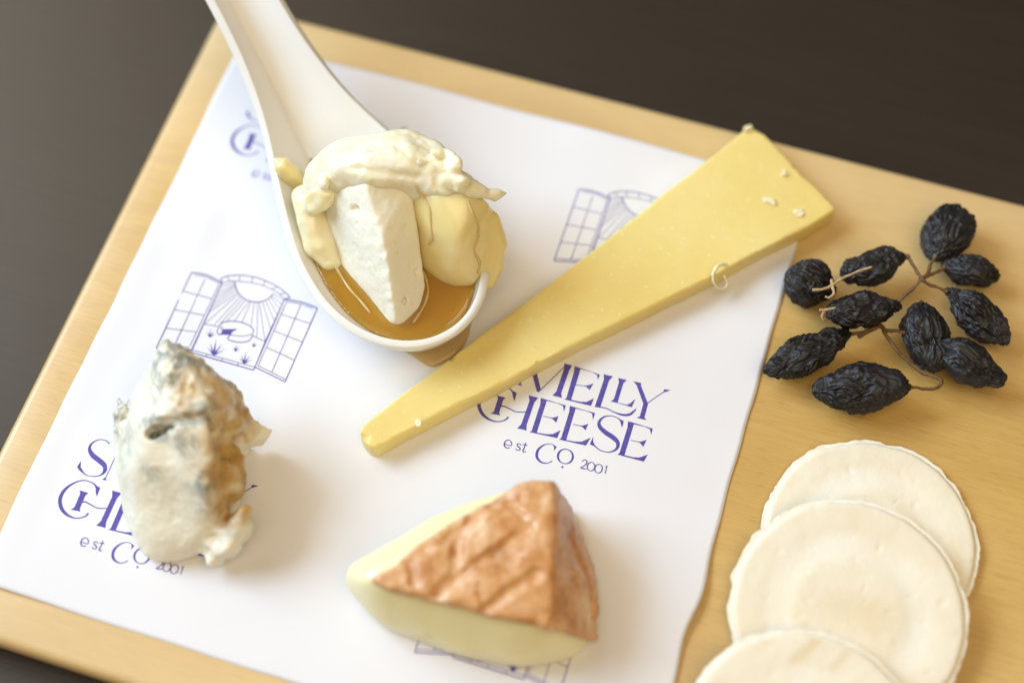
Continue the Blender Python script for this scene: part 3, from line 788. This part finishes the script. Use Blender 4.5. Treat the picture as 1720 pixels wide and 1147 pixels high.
    z, out = bowl_z(P); F = smax(F, np.where(out < -.2, z - .5 - P[..., 2], -9), .5); F = F + .10 * fbm(P, 1.3, 47, 2)
    V, Fc = g.mesh(F); mesh('torn_rind', V, Fc, root, mat_fold(), True, base)
    # smear on the rim of the spoon
    pl = pts([(466, 272, 22.5), (478, 282, 21.5), (495, 300, 17), (508, 325, 13)])
    lo, hi = pl.min(0) - 5, pl.max(0) + 5; g = Grid(lo, hi, .45)
    F = sd_cap(g.P, pl, [1.2, 2.6, 2.6, 2.4]) + .7 * noise(g.P, 4, 51)
    z, out = bowl_z(g.P); F = smax(F, z - .6 - g.P[..., 2], .4)
    V, Fc = g.mesh(F); mesh('smear', V, Fc, root, run, True, base)
    # strands of honey that run down the cheese, laid on the surface that is there
    from mathutils.bvhtree import BVHTree
    AV = []; AF = []
    for o in list(root.children) + list(honey_root.children):
        bb = base if o.parent == root else honey_base
        n = len(AV); AV += [tuple(np.array(v.co) / S + bb) for v in o.data.vertices]; AF += [tuple(i + n for i in p.vertices) for p in o.data.polygons]
    bvh = BVHTree.FromPolygons(AV, AF)
    for pl, r in (([(698, 310), (706, 325), (716, 338), (722, 352), (724, 375), (726, 398), (721, 410)], .30), ([(786, 338), (794, 360), (803, 378), (802, 400), (796, 420), (805, 440), (802, 458)], .32),
                  ([(709, 455), (716, 470), (719, 490), (714, 510), (704, 528), (694, 543)], .30), ([(562, 446), (572, 462), (586, 484), (604, 504), (622, 526)], .30)):
        Q = []
        for px, py in pl:
            d = RM @ np.array([(px - 860) / FPX, -(py - 573.5) / FPX, -1.0]); h = bvh.ray_cast(Vector(CAM_LOC), Vector(d))
            if h[0] is not None: Q.append(np.array(h[0]) + np.array(h[1]) * r * .35)
        if len(Q) > 2:
            c = catmull(Q, 6); rr = r * (.75 + .5 * np.sin(np.linspace(.3, 9, len(c))) ** 2)
            V, Fc = tube(c, rr, 10, .06); mesh('drip', V, Fc, honey_root, STRAND, True, honey_base)
build_soft()

# ------------------------------------------------------------------ long slab of firm yellow cheese
SLAB_H = 6.6
def build_slab():
    up = [(604, 727), (607, 716), (617, 707), (674, 663), (728, 622), (757, 601), (778, 585), (799, 568), (837, 540), (888, 503), (1005, 412), (1122, 318), (1202, 258), (1250, 217), (1262, 212), (1287, 229), (1335, 279), (1388, 333), (1404, 350)]
    low = [(1398, 356), (1364, 378), (1288, 415), (1194, 466), (1068, 528), (974, 573), (900, 613), (831, 650), (778, 675), (695, 718), (632, 752), (622, 750), (613, 743)]
    P2 = pts([(x, y, SLAB_H) for x, y in up + low])[:, :2]
    base = np.array([*P2.mean(0), .5])
    lo = np.array([*(P2.min(0) - 2), -.6]); hi = np.array([*(P2.max(0) + 2), SLAB_H + 2]); g = Grid(lo, hi, .6)
    X = g.P[:, :, 0, :2].astype(float); d = np.full(X.shape[:2], 1e9); ins = np.zeros(X.shape[:2], bool)
    for a, b in zip(P2, np.roll(P2, -1, 0)):
        ab = b - a; t = np.clip(((X - a) @ ab) / (ab @ ab), 0, 1); d = np.minimum(d, np.linalg.norm(X - a - t[..., None] * ab, axis=-1))
        c = ((a[1] > X[..., 1]) != (b[1] > X[..., 1])); xx = a[0] + (X[..., 1] - a[1]) * (b[0] - a[0]) / (b[1] - a[1] + 1e-12); ins ^= c & (X[..., 0] < xx)
    d = np.where(ins, -d, d)[..., None] + 0 * g.P[..., 0]
    P = g.P; z = P[..., 2]
    d = d + .16 * fbm(P, 12, 61, 2, .5) + .09 * fbm(P, 1.8, 63, 2, .7)
    top = z - SLAB_H + .16 * fbm(P, 22, 64, 2) + .05 * noise(P, 3, 65)
    F = smax(smax(d, top, .28), .5 - z, .3)
    # small chips out of the lower long edge and the thin end
    for px, py, r in ((848, 642, .7), (905, 608, .5), (612, 735, 1.0), (640, 748, .6), (757, 601, .8), (742, 611, .6)):
        F = smax(F, -(sd_ell(P, at(px, py, SLAB_H), (r * 1.6, r, r * .8)) + .4 * noise(P, 1.6, 66)), .3)
    V, Fc = g.mesh(F)
    o = mesh('cheese_slab', V, Fc, None, mat_hard(), True, base)
    tag(o, 'long tapering slab of firm yellow cheese lying across the paper', 'cheese')
build_slab()
CR = mat_crumb()
def crumb(px, py, z, r, label, seed):
    c = at(px, py, z); bm = bmesh.new(); bmesh.ops.create_icosphere(bm, subdivisions=3, radius=1)
    V = np.array([v.co for v in bm.verts]); F = [tuple(v.index for v in f.verts) for f in bm.faces]; bm.free()
    V = V * (1 + .75 * noise(V, .7, seed)[:, None] + .25 * noise(V, .3, seed + 1)[:, None]) * np.array(r); base = c.copy(); base[2] = z
    a = seed * 1.3; R2 = np.array([[math.cos(a), -math.sin(a), 0], [math.sin(a), math.cos(a), 0], [0, 0, 1]])
    V = V @ R2.T + c; V[:, 2] += r[2] * .55
    o = mesh('cheese_crumb', V, F, None, CR, False, base)
    tag(o, label, 'crumb', 'pale crumbs on the yellow cheese slab')
for k, (px, py, r, lb) in enumerate(((1292, 338, (1.7, .9, .45), 'largest pale crumb on the wide end of the yellow cheese slab'),
        (1343, 357, (1.2, 1.3, .3), 'flat pale crumb near the right corner of the yellow cheese slab'),
        (1317, 293, (.8, .8, .6), 'small round crumb near the top right edge of the yellow cheese slab'),
        (1256, 217, (1.2, .9, .7), 'white crumb on the topmost corner of the yellow cheese slab'),
        (703, 711, (1.0, .7, .4), 'pale fleck near the lower edge at the narrow end of the slab'))):
    crumb(px, py, SLAB_H, r, lb, 70 + k)
def build_curl():
    pl = catmull(pts([(1222, 446, 7.4), (1212, 444, 8.4), (1203, 450, 9.2), (1198, 462, 8.4), (1200, 476, 6.4), (1208, 484, 4.4), (1218, 484, 3.4), (1222, 474, 4.0), (1216, 464, 5.5)]), 6)
    V, F = tube(pl, np.linspace(.55, .3, len(pl)), 6, .2)
    o = mesh('cheese_shaving', V, F, None, CR, True, (*pl.mean(0)[:2], 6.0))
    tag(o, 'thin curled shaving hanging over the lower edge of the yellow slab', 'cheese shaving')
build_curl()

# ------------------------------------------------------------------ blue cheese
def build_blue():
    A = pts([(218, 888, 0), (258, 952, 0), (330, 938, 0), (400, 912, 0), (412, 870, 0), (385, 800, 0), (235, 760, 0), (190, 800, 9), (191, 700, 15), (203, 862, 5), (226, 925, 3),
             (215, 690, 21), (265, 712, 27), (330, 712, 29), (350, 780, 26), (356, 850, 18.5), (350, 900, 10), (300, 932, 4), (230, 790, 19), (380, 880, 10)])
    B = pts([(276, 562, 31), (300, 578, 31), (345, 612, 27), (398, 645, 21), (430, 690, 14), (440, 730, 6), (432, 752, 2), (400, 780, 1), (300, 740, 0), (420, 765, 0), (230, 740, 0),
             (352, 690, 32), (300, 700, 32), (270, 698, 31), (262, 602, 30), (236, 645, 20), (218, 685, 10), (400, 700, 24)])
    lo = np.minimum(A.min(0), B.min(0)) - 4; hi = np.maximum(A.max(0), B.max(0)) + 5; lo[2] = -.4; lo[0] -= 2; hi[0] += 5
    g = Grid(lo, hi, .52); P = g.P
    wp = P + np.stack([noise(P, 10, 81), noise(P, 10, 82), noise(P, 10, 83)], -1) * 1.5
    Cn = pts([(196, 705, 11), (232, 640, 20), (258, 690, 29), (340, 690, 31.5), (352, 782, 26), (230, 780, 20), (385, 715, 24), (412, 760, 14), (414, 820, 10), (402, 850, 8), (300, 720, 0), (405, 800, 0), (215, 760, 0), (412, 850, 0)])
    a = smin(sd_hull(wp, A, 1.6) - .2, sd_hull(wp, Cn, 1.4) - .2, 1.5); b = sd_hull(wp, B, .9)
    b = b + 1.3 * (np.abs(noise(P, 7, 84)) - .25) + .8 * (np.abs(noise(P, 3.2, 85)) - .2) + .35 * fbm(P, 1.6, 96, 2)
    F = smin(a + .26 * fbm(P, 8, 86, 3), b, .8)
    fl = sd_hull(wp, pts([(422, 688, 15), (452, 712, 9), (460, 736, 6), (452, 752, 2), (420, 768, 1), (410, 700, 12), (415, 740, 12)]), .5) + .7 * (np.abs(noise(P, 4, 94)) - .2)
    F = smin(F, fl, .8)
    kn = sd_cap(wp, pts([(412, 856, 15), (400, 882, 11.5), (384, 906, 8), (366, 926, 5)]), [1.6, 3.0, 3.6, 3.0]) + .9 * noise(P, 3.4, 87)
    F = smin(F, kn, 3.2)
    F = smin(F, sd_cap(wp, pts([(405, 862, 14), (412, 880, 9), (406, 900, 5)]), [1.4, 2.0, 1.6]) + .5 * noise(P, 2.4, 97), 2.0)
    F = smin(F, sd_cap(wp, pts([(202, 668, 17), (200, 695, 16), (203, 725, 14)]), [.8, 1.9, 1.6]) + .6 * noise(P, 2.4, 98), 1.0)
    # crack, hollow under the upper block, torn right flank
    crack = pts([(256, 730, 25), (268, 724, 26.5), (285, 714, 28.5), (310, 708, 30.5), (345, 699, 31.5), (356, 716, 30)])
    for dz, kk in ((.5, 1.0), (-2.0, .85), (-4.5, .7), (-7, .5)):
        F = smax(F, -(sd_cap(P, crack + np.array([0, 0, dz]), np.array([1.5, 1.5, 1.0, .8, 1.0, .8]) * kk)), .4)
    hollow = sd_ell(wp, at(396, 746, 21), (5.2, 5.2, 7)) + .8 * noise(P, 4, 88)
    F = smax(F, -hollow, 1.0)
    hol2 = sd_cap(wp, pts([(388, 786, 22), (396, 820, 18), (392, 845, 15)]), [2.6, 2.4, 1.8]) + .8 * noise(P, 4, 89)
    F = smax(F, -hol2, 1.0)
    for dz, kk in ((.5, 1.0), (-2.5, .9), (-5, .7)):
        F = smax(F, -(sd_cap(wp, pts([(350, 706, 31), (361, 742, 28), (364, 788, 24.5), (366, 826, 20)]) + np.array([0, 0, dz]), np.array([.8, 1.3, 1.1, .7]) * kk)), .4)
    hol3 = sd_ell(wp, at(372, 668, 29.5), (3.0, 1.8, 2.0)) + .5 * noise(P, 2.5, 90); F = smax(F, -hol3, .6)
    F = smax(F, -(sd_cap(wp, pts([(350, 690, 33), (362, 694, 32), (372, 690, 31)]), .9)), .5)
    right = sstep(at(350, 780, 24)[0] - 1, at(350, 780, 24)[0] + 4, P[..., 0])
    F = F + right * (.8 * (np.abs(noise(P, 4, 91)) - .2) + .25 * fbm(P, 1.8, 99, 2)) + .12 * fbm(P, 1.5, 92, 2)
    F = smax(F, .1 - P[..., 2], .3)
    V, Fc = g.mesh(F)
    base = np.array([*at(310, 850, 0)[:2], .2])
    # natural ochre broken flank, blue mould veins; crack shade painted in with the veins
    Vf = V.astype(np.float32)
    def blob(c, r, soft=.6): return np.clip(1.0 - np.linalg.norm((V - at(*c)) / np.array(r), axis=1) ** 2, 0, 1) ** soft
    tan = np.zeros(len(V))
    for c, r, wgt in (((392, 745, 20), (9.5, 10, 12), 1.3), ((392, 805, 17), (8.5, 10, 12), 1.3), ((390, 845, 14), (7, 7, 8), 1.1), ((350, 655, 28), (13, 9, 8), .75), ((405, 690, 20), (10, 10, 11), .75), ((330, 740, 28), (6, 4, 4), .45), ((300, 575, 31), (5, 4, 4), .5), ((330, 690, 31), (8, 3, 4), .55), ((325, 765, 28), (5, 5, 4), .3), ((390, 890, 6), (5, 4, 5), .45)):
        tan = np.maximum(tan, wgt * blob(c, r))
    tan = np.clip(tan * (1 + .9 * noise(Vf, 4.5, 93)), 0, 1)
    vein_shade = np.zeros(len(V))
    for c, r, wgt in (((272, 724, 24), (6, 4, 7), 1.0), ((325, 705, 29), (6, 3, 4), .8), ((285, 600, 30), (5, 8, 6), .8), ((380, 640, 22), (9, 2.5, 4), .7), ((250, 800, 21), (4, 3, 3), .35), ((296, 615, 30), (4.0, 9, 5), .9), ((310, 600, 30), (9, 3, 4), .9), ((350, 618, 27), (8, 2.5, 3), .8), ((200, 700, 15), (3.5, 8, 7), .8), ((335, 822, 24), (4, 5, 4), 1.0), ((322, 840, 22), (7, 5, 4), .5), ((305, 745, 28), (5, 4, 4), .6), ((298, 775, 27), (3.5, 3, 3), .7), ((345, 690, 32), (5, 2.5, 3), .7), ((272, 722, 27), (4, 3, 4), .6), ((215, 745, 17), (4, 8, 6), .4), ((415, 660, 19), (2.5, 2, 2), .8), ((432, 680, 14), (2, 2, 2), .8), ((270, 640, 29), (3, 7, 4), .35), ((330, 860, 19), (5, 4, 4), .35)):
        vein_shade = np.maximum(vein_shade, wgt * blob(c, r))
    o = mesh('blue_cheese', V, Fc, None, mat_blue(), True, base, {'tan': tan, 'vein_shade': vein_shade})
    tag(o, 'crumbly white blue-veined cheese chunk on the left of the paper', 'cheese')
build_blue()

# ------------------------------------------------------------------ washed-rind wedge
def build_washed():
    base = np.array([*at(820, 1020, 0)[:2], .2])
    root = thing('washed_rind_cheese', 'wedge of soft cheese with wrinkled orange rind at the lower centre', 'cheese', base)
    T = (616, 974, 21); K = (884, 806, 23); K2 = (930, 806, 22); Fp = (922, 1052, 20.5)
    K0 = (958, 850, 1.0); F0 = (1012, 1082, 2.5); M0 = (1000, 960, 1.0)
    M = (925, 925, 23.5)
    Pp = pts([(588, 990, 0), (650, 1052, 0), (760, 1098, 0), (880, 1120, 0), (960, 1106, 0), (998, 1090, .5), (955, 860, 0), (870, 850, 0), (640, 968, 0),
              (577, 975, 7), (640, 1040, 7), (760, 1088, 7), (880, 1110, 6), (960, 1098, 4), (860, 824, 12), (590, 948, 12.5), (700, 882, 14), (800, 838, 14.5),
              (616, 972, 18.2), (885, 818, 19), (918, 1046, 17.4), (912, 930, 19)])
    lo, hi = Pp.min(0) - 4, Pp.max(0) + 4; lo[2] = -.4; g = Grid(lo, hi, .55); P = g.P
    F = sd_hull(P, Pp, 2.6) - .9 + .5 * noise(P, 14, 101) + .12 * fbm(P, 5, 102, 2)
    F = smax(F, .1 - P[..., 2], .5)
    V, Fc = g.mesh(F); mesh('paste', V, Fc, root, mat_wpaste(), True, base)
    dn = lambda q, d: (q[0], q[1], q[2] - d)
    def low(q, d): r = at(*q); r[2] -= d; return r
    Tp = [at(*q) for q in (T, K, K2, Fp, M, (760, 880, 22.8), (770, 1012, 21.2))]
    top = np.array(Tp + [t - np.array([0, 0, 2.4]) for t in Tp])
    Sp = [at(*q) for q in (K2, Fp, M, K0, F0, M0, (985, 1000, 9), (962, 880, 9), (972, 1070, 12))]
    inn = at(820, 960, 8)
    side = np.array(Sp + [s_ + (inn - s_) / np.linalg.norm(inn - s_) * 2.6 for s_ in Sp])
    al = np.vstack([top, side]); lo, hi = al.min(0) - 3.5, al.max(0) + 3.5; lo[2] = -.4; g = Grid(lo, hi, .5); P = g.P
    wp = P + np.stack([noise(P, 12, 103), noise(P, 12, 104), noise(P, 12, 105)], -1) * .8
    F = smin(sd_hull(wp, top, .8), sd_hull(wp, side, .9), 1.6); F = blur(F, 5) - .45
    F = F + .55 * (np.abs(noise(P, 7.0, 106)) - .3) + .24 * fbm(P, 3.0, 107, 3, .65)
    G = lambda L, r: sd_cap(wp, pts(L), r)
    for L, r in (([(744, 985, 22), (790, 950, 23), (840, 917, 23.5), (888, 884, 24)], 1.0), ([(806, 1026, 21.8), (850, 996, 22.5), (902, 958, 23.5)], 1.0),
                 ([(768, 900, 23), (766, 935, 23), (760, 962, 23), (732, 995, 22)], 1.0), ([(700, 925, 23), (745, 908, 23.3), (800, 870, 23.8), (850, 832, 24)], .9),
                 ([(690, 940, 22.5), (700, 975, 22)], .8), ([(800, 985, 22.5), (812, 1010, 22)], .6), ([(850, 840, 24), (880, 868, 24)], .6), ([(958, 900, 14), (985, 960, 10), (998, 1030, 6)], .7)):
        F = smax(F, -(G(L, r * 1.5) + .5 * noise(P, 3.0, 108)), .7)
    F = smax(F, .15 - P[..., 2], .4)
    V, Fc = g.mesh(F); mesh('rind', V, Fc, root, mat_wrind(), True, base)
build_washed()

# ------------------------------------------------------------------ raisins on the stem
def z5(X, Y): return 1270 + X / 2.94, 330 + Y / 2.94
def build_raisins():
    base = np.array([*at(1490, 560, 0)[:2], 0])
    root = thing('raisin_cluster', 'cluster of wrinkled black raisins on a thin brown stem', 'raisins', base)
    RA = mat_raisin()
    bm = bmesh.new(); bmesh.ops.create_icosphere(bm, subdivisions=6, radius=1)
    U = np.array([v.co for v in bm.verts]); UF = [tuple(v.index for v in f.verts) for f in bm.faces]; bm.free()
    # stem end, far end, width in the picture, height of the middle, dz stem end, dz far end, squareness
    L = [((880, 298), (1010, 55), 228, 6.5, 1.5, 0, .5, 1), ((920, 335), (1205, 385), 165, 5.5, 1.0, 0, .2, 2), ((752, 290), (408, 400), 172, 8.0, .5, -1, .15, 3),
         ((390, 500), (165, 360), 222, 7.0, 0, 0, .5, 4), ((718, 540), (330, 590), 182, 11.0, -1, 0, .1, 5), ((470, 672), (52, 872), 192, 6.0, .5, -.5, .0, 6),
         ((778, 935), (288, 962), 226, 7.0, .5, 0, .1, 7), ((815, 512), (872, 880), 212, 6.0, 2, 0, .3, 8), ((938, 455), (1250, 728), 186, 6.2, 2, -.5, .1, 9),
         ((850, 712), (1232, 915), 190, 7.8, 1, -.5, .1, 10)]
    for a, b, wd, zc, da, db, sq, sd in L:
        A = at(*z5(*a), zc + da); B = at(*z5(*b), zc + db); Cc = (A + B) / 2
        ln = np.linalg.norm(B - A) / 2; wr = wd / 2.94 / 2 / 6.15
        ex = (B - A) / (2 * ln); ey = np.cross([0, 0, 1.0], ex); ey /= np.linalg.norm(ey); ez = np.cross(ex, ey)
        q = U.copy()
        if sq: q = q / (np.linalg.norm(q, ord=3 + 3 * sq, axis=1)[:, None] ** (.75 * sq + .1))
        x = q[:, 0]
        prof = 1 - .34 * sstep(-.2, -1.0, x) - .20 * sstep(.45, 1.0, x)       # tapers to the stem end
        zr = min(wr * .86, zc - .2)
        Q = np.stack([x * ln, q[:, 1] * prof * wr, q[:, 2] * prof * zr], 1)
        o = sd * 37.0
        W = Q * np.array([.55, 1.0, 1.0]) + o
        low = noise(Q + o, 9, sd) * 1.5 + noise(Q + o, 4.5, sd + 1) * .7 - .2
        wv = Q * np.array([.45, 1, 1]) + o + np.stack([noise(Q + o, 5, 201), noise(Q + o, 5, 202), noise(Q + o, 5, 203)], 1) * 1.4
        ridg = 1 - np.abs(noise(wv, 2.1, 5)) * 2.2
        ridg2 = 1 - np.abs(noise(wv, 1.15, 6)) * 2.2
        d = low + .66 * (ridg - .55) + .42 * (ridg2 - .5) + .15 * noise(wv, .6, 7)
        nrm = q / np.linalg.norm(q, axis=1)[:, None]; nl = np.stack([nrm[:, 0] / ln, nrm[:, 1] / wr, nrm[:, 2] / zr], 1); nl /= np.linalg.norm(nl, axis=1)[:, None]
        Q = Q + nl * d[:, None] * .82
        V = Cc + Q[:, :1] * ex + Q[:, 1:2] * ey + Q[:, 2:3] * ez
        V[:, 2] = np.maximum(V[:, 2], .08)
        mesh('raisin', V, UF, root, RA, True, base)
    ST = mat_stem('dry_brown_stem', (.085, .040, .014), (.21, .115, .048)); SP = mat_stem('pale_dry_twig', (.36, .24, .12), (.55, .42, .25))
    z3 = lambda L: np.array([at(*z5(x, y), z) for x, y, z in L])
    stems = [[(500, 690, 5), (560, 668, 5.5), (612, 640, 7), (650, 662, 7.5), (700, 662, 8), (770, 682, 8.5), (855, 712, 8.8)],
             [(600, 628, 7), (628, 650, 7), (645, 690, 6.5), (690, 755, 6), (750, 812, 5.5), (820, 868, 5.5), (885, 890, 6), (912, 908, 6.5), (900, 938, 6.8), (850, 950, 6.8), (775, 940, 7), (745, 940, 7)],
             [(455, 682, 6), (520, 672, 6), (600, 640, 7)],
             [(640, 600, 7), (715, 512, 7.5), (770, 455, 8.5), (818, 408, 9.5), (790, 370, 9), (765, 325, 8.6), (746, 288, 8.5)],
             [(818, 410, 9.5), (848, 375, 9), (868, 325, 8.4), (888, 285, 8)], [(818, 410, 9.5), (860, 385, 8.6), (905, 370, 7.6), (932, 350, 7)], [(818, 410, 9.5), (870, 438, 9), (920, 460, 8.6), (945, 472, 8.4)]]
    for k, s_ in enumerate(stems):
        pl = catmull(z3(s_), 6); r = np.linspace(.52, .42, len(pl)) * (1 + .22 * noise(pl, 2.2, 300 + k)); r[-3:] *= 1.5; r[:2] *= 1.3
        V, F = tube(pl + np.stack([noise(pl, 2.5, 310), noise(pl, 2.5, 311), noise(pl, 2.5, 312)], 1) * .25, r, 8, .22, k); mesh('stem', V, F, root, ST, True, base)
    twigs = [[(278, 462, 15), (330, 458, 15.2), (372, 440, 15.6), (420, 408, 16), (500, 372, 16.5), (572, 348, 16.8)], [(372, 410, 15.5), (378, 450, 15.5), (384, 480, 15.4), (360, 500, 15.2), (342, 494, 15)],
             [(312, 562, 14), (345, 560, 14.4), (392, 550, 14.8)], [(338, 566, 14), (326, 590, 13.4), (332, 612, 12.8)]]
    for k, s_ in enumerate(twigs):
        pl = catmull(z3(s_), 6); V, F = tube(pl, np.linspace(.42, .28, len(pl)), 7, .3, k + 20); mesh('twig', V, F, root, SP, True, base)
build_raisins()

# ------------------------------------------------------------------ round wafer crackers
CK = mat_cracker()
def cracker(centre, R, tilt_dir, tilt, label, seed, spin=0.0, stripes=False):
    nr, na = 46, 220
    rr = np.concatenate([np.linspace(0, .955, 34), np.linspace(.96, 1.02, nr - 34)])
    a = np.linspace(0, 2 * math.pi, na, endpoint=False)
    Rg, Ag = np.meshgrid(rr, a, indexing='ij')
    cx, sy = np.cos(Ag), np.sin(Ag)
    ring = np.stack([cx * 30, sy * 30, 0 * cx + seed * 50], -1)
    edge = 1 + .018 * noise(ring, 7, seed) + .014 * noise(ring, 2.4, seed + 1) + .008 * noise(ring, 1.1, seed + 2)
    Rm = np.where(Rg > .955, .955 + (Rg - .955) * np.clip(1 + (edge - 1) * 17, .3, 1.9), Rg) * (1 + .008 * noise(ring, 24, seed + 20))
    x, y = Rm * R * cx, Rm * R * sy
    P = np.stack([x, y, 0 * x + seed * 50], -1)
    body = 2.5 - .40 * sstep(.42, .56, Rg + .03 * noise(P, 16, seed + 30)) * (1 - sstep(.62, .84, Rg)) + .16 * noise(P, 12, seed + 3)
    body = body - .35 * (1 - sstep(.0, .42, Rg)) * .6 + .05 * noise(P, 3, seed + 4)
    pit = np.maximum(noise(P, 2.2, seed + 5) - .55, 0) * (.9) + np.maximum(noise(P, 1.3, seed + 6) - .6, 0) * .5
    body = body - pit
    round_ = sstep(.99, .90, Rg)
    flange = 1.55 + .25 * noise(P, 3, seed + 7)
    zt = flange + (body - flange) * np.sqrt(np.clip(1 - sstep(.945, .985, Rg), 0, 1))
    zt = np.where(Rg >= 1.018, flange - .45, zt)
    zb = np.where(Rg > .965, flange - .8, 0.35 * sstep(.75, .95, Rg)) + 0 * x
    n = nr * na
    top = np.stack([x, y, zt], -1).reshape(-1, 3); bot = np.stack([x, y, zb], -1).reshape(-1, 3)
    F = []
    for i in range(nr - 1):
        for j in range(na):
            k = (j + 1) % na; q = (i*na + j, (i+1)*na + j, (i+1)*na + k, i*na + k); F.append(q); F.append(tuple(v + n for v in q[::-1]))
    for j in range(na):
        k = (j + 1) % na; i = nr - 1; F.append((i*na + j, i*na + j + n, i*na + k + n, i*na + k))
    V = np.vstack([top, bot])
    Pv = V + np.array([0, 0, seed * 50]); rv = np.tile(Rg.reshape(-1), 2)
    pale = np.clip(sstep(.42, .56, rv) * (1 - sstep(.66, .76, rv)) * (.6 + .8 * noise(Pv, 14, seed + 8)) + .6 * sstep(.97, .99, rv), 0, 1)
    toast = np.clip(.22 * (1 - sstep(.05, .35, rv)) + .35 * noise(Pv, 16, seed + 9) * (rv < .95), 0, .5)
    if stripes:
        sdir = V[:, 0] * math.cos(spin) + V[:, 1] * math.sin(spin)
        toast = np.clip(toast + .65 * sstep(.35, .8, np.sin(sdir * .9 + .8 * noise(Pv, 12, 9))) * (rv < .93) * (.5 + noise(Pv, 18, 4)), 0, .7)
    ax = Vector((-math.sin(tilt_dir), math.cos(tilt_dir), 0))
    o = mesh('cracker', V, F, None, CK, True, (0, 0, 0), {'toast': toast, 'pale': pale})
    from mathutils import Quaternion
    o.rotation_mode = 'QUATERNION'; o.rotation_quaternion = Quaternion(ax, tilt); o.location = Vector(np.asarray(centre) * S)
    tag(o, label, 'cracker', 'round crackers overlapping on the board')
def build_crackers():
    c1 = at(1463, 902, 2.9); c2 = at(1426, 1026, 6.5); c3 = at(1347, 1258, 8)
    c1[2] = .05
    d12 = c1 - c2; t12 = math.atan2(d12[1], d12[0]); d23 = c2 - c3; t23 = math.atan2(d23[1], d23[0])
    cracker(c1, 26.2, 0, 0, 'round cracker lying flat on the board, farthest of the three', 11)
    c2[2] = 3.3
    cracker(c2, 28.0, t12, -math.radians(6.0), 'whole-faced middle cracker overlapping the far one', 12)
    c3[2] = 4.4
    cracker(c3, 28.0, t23, -math.radians(7.0), 'striped cracker on top, cut by the lower picture edge', 13, 2.6, True)
build_crackers()
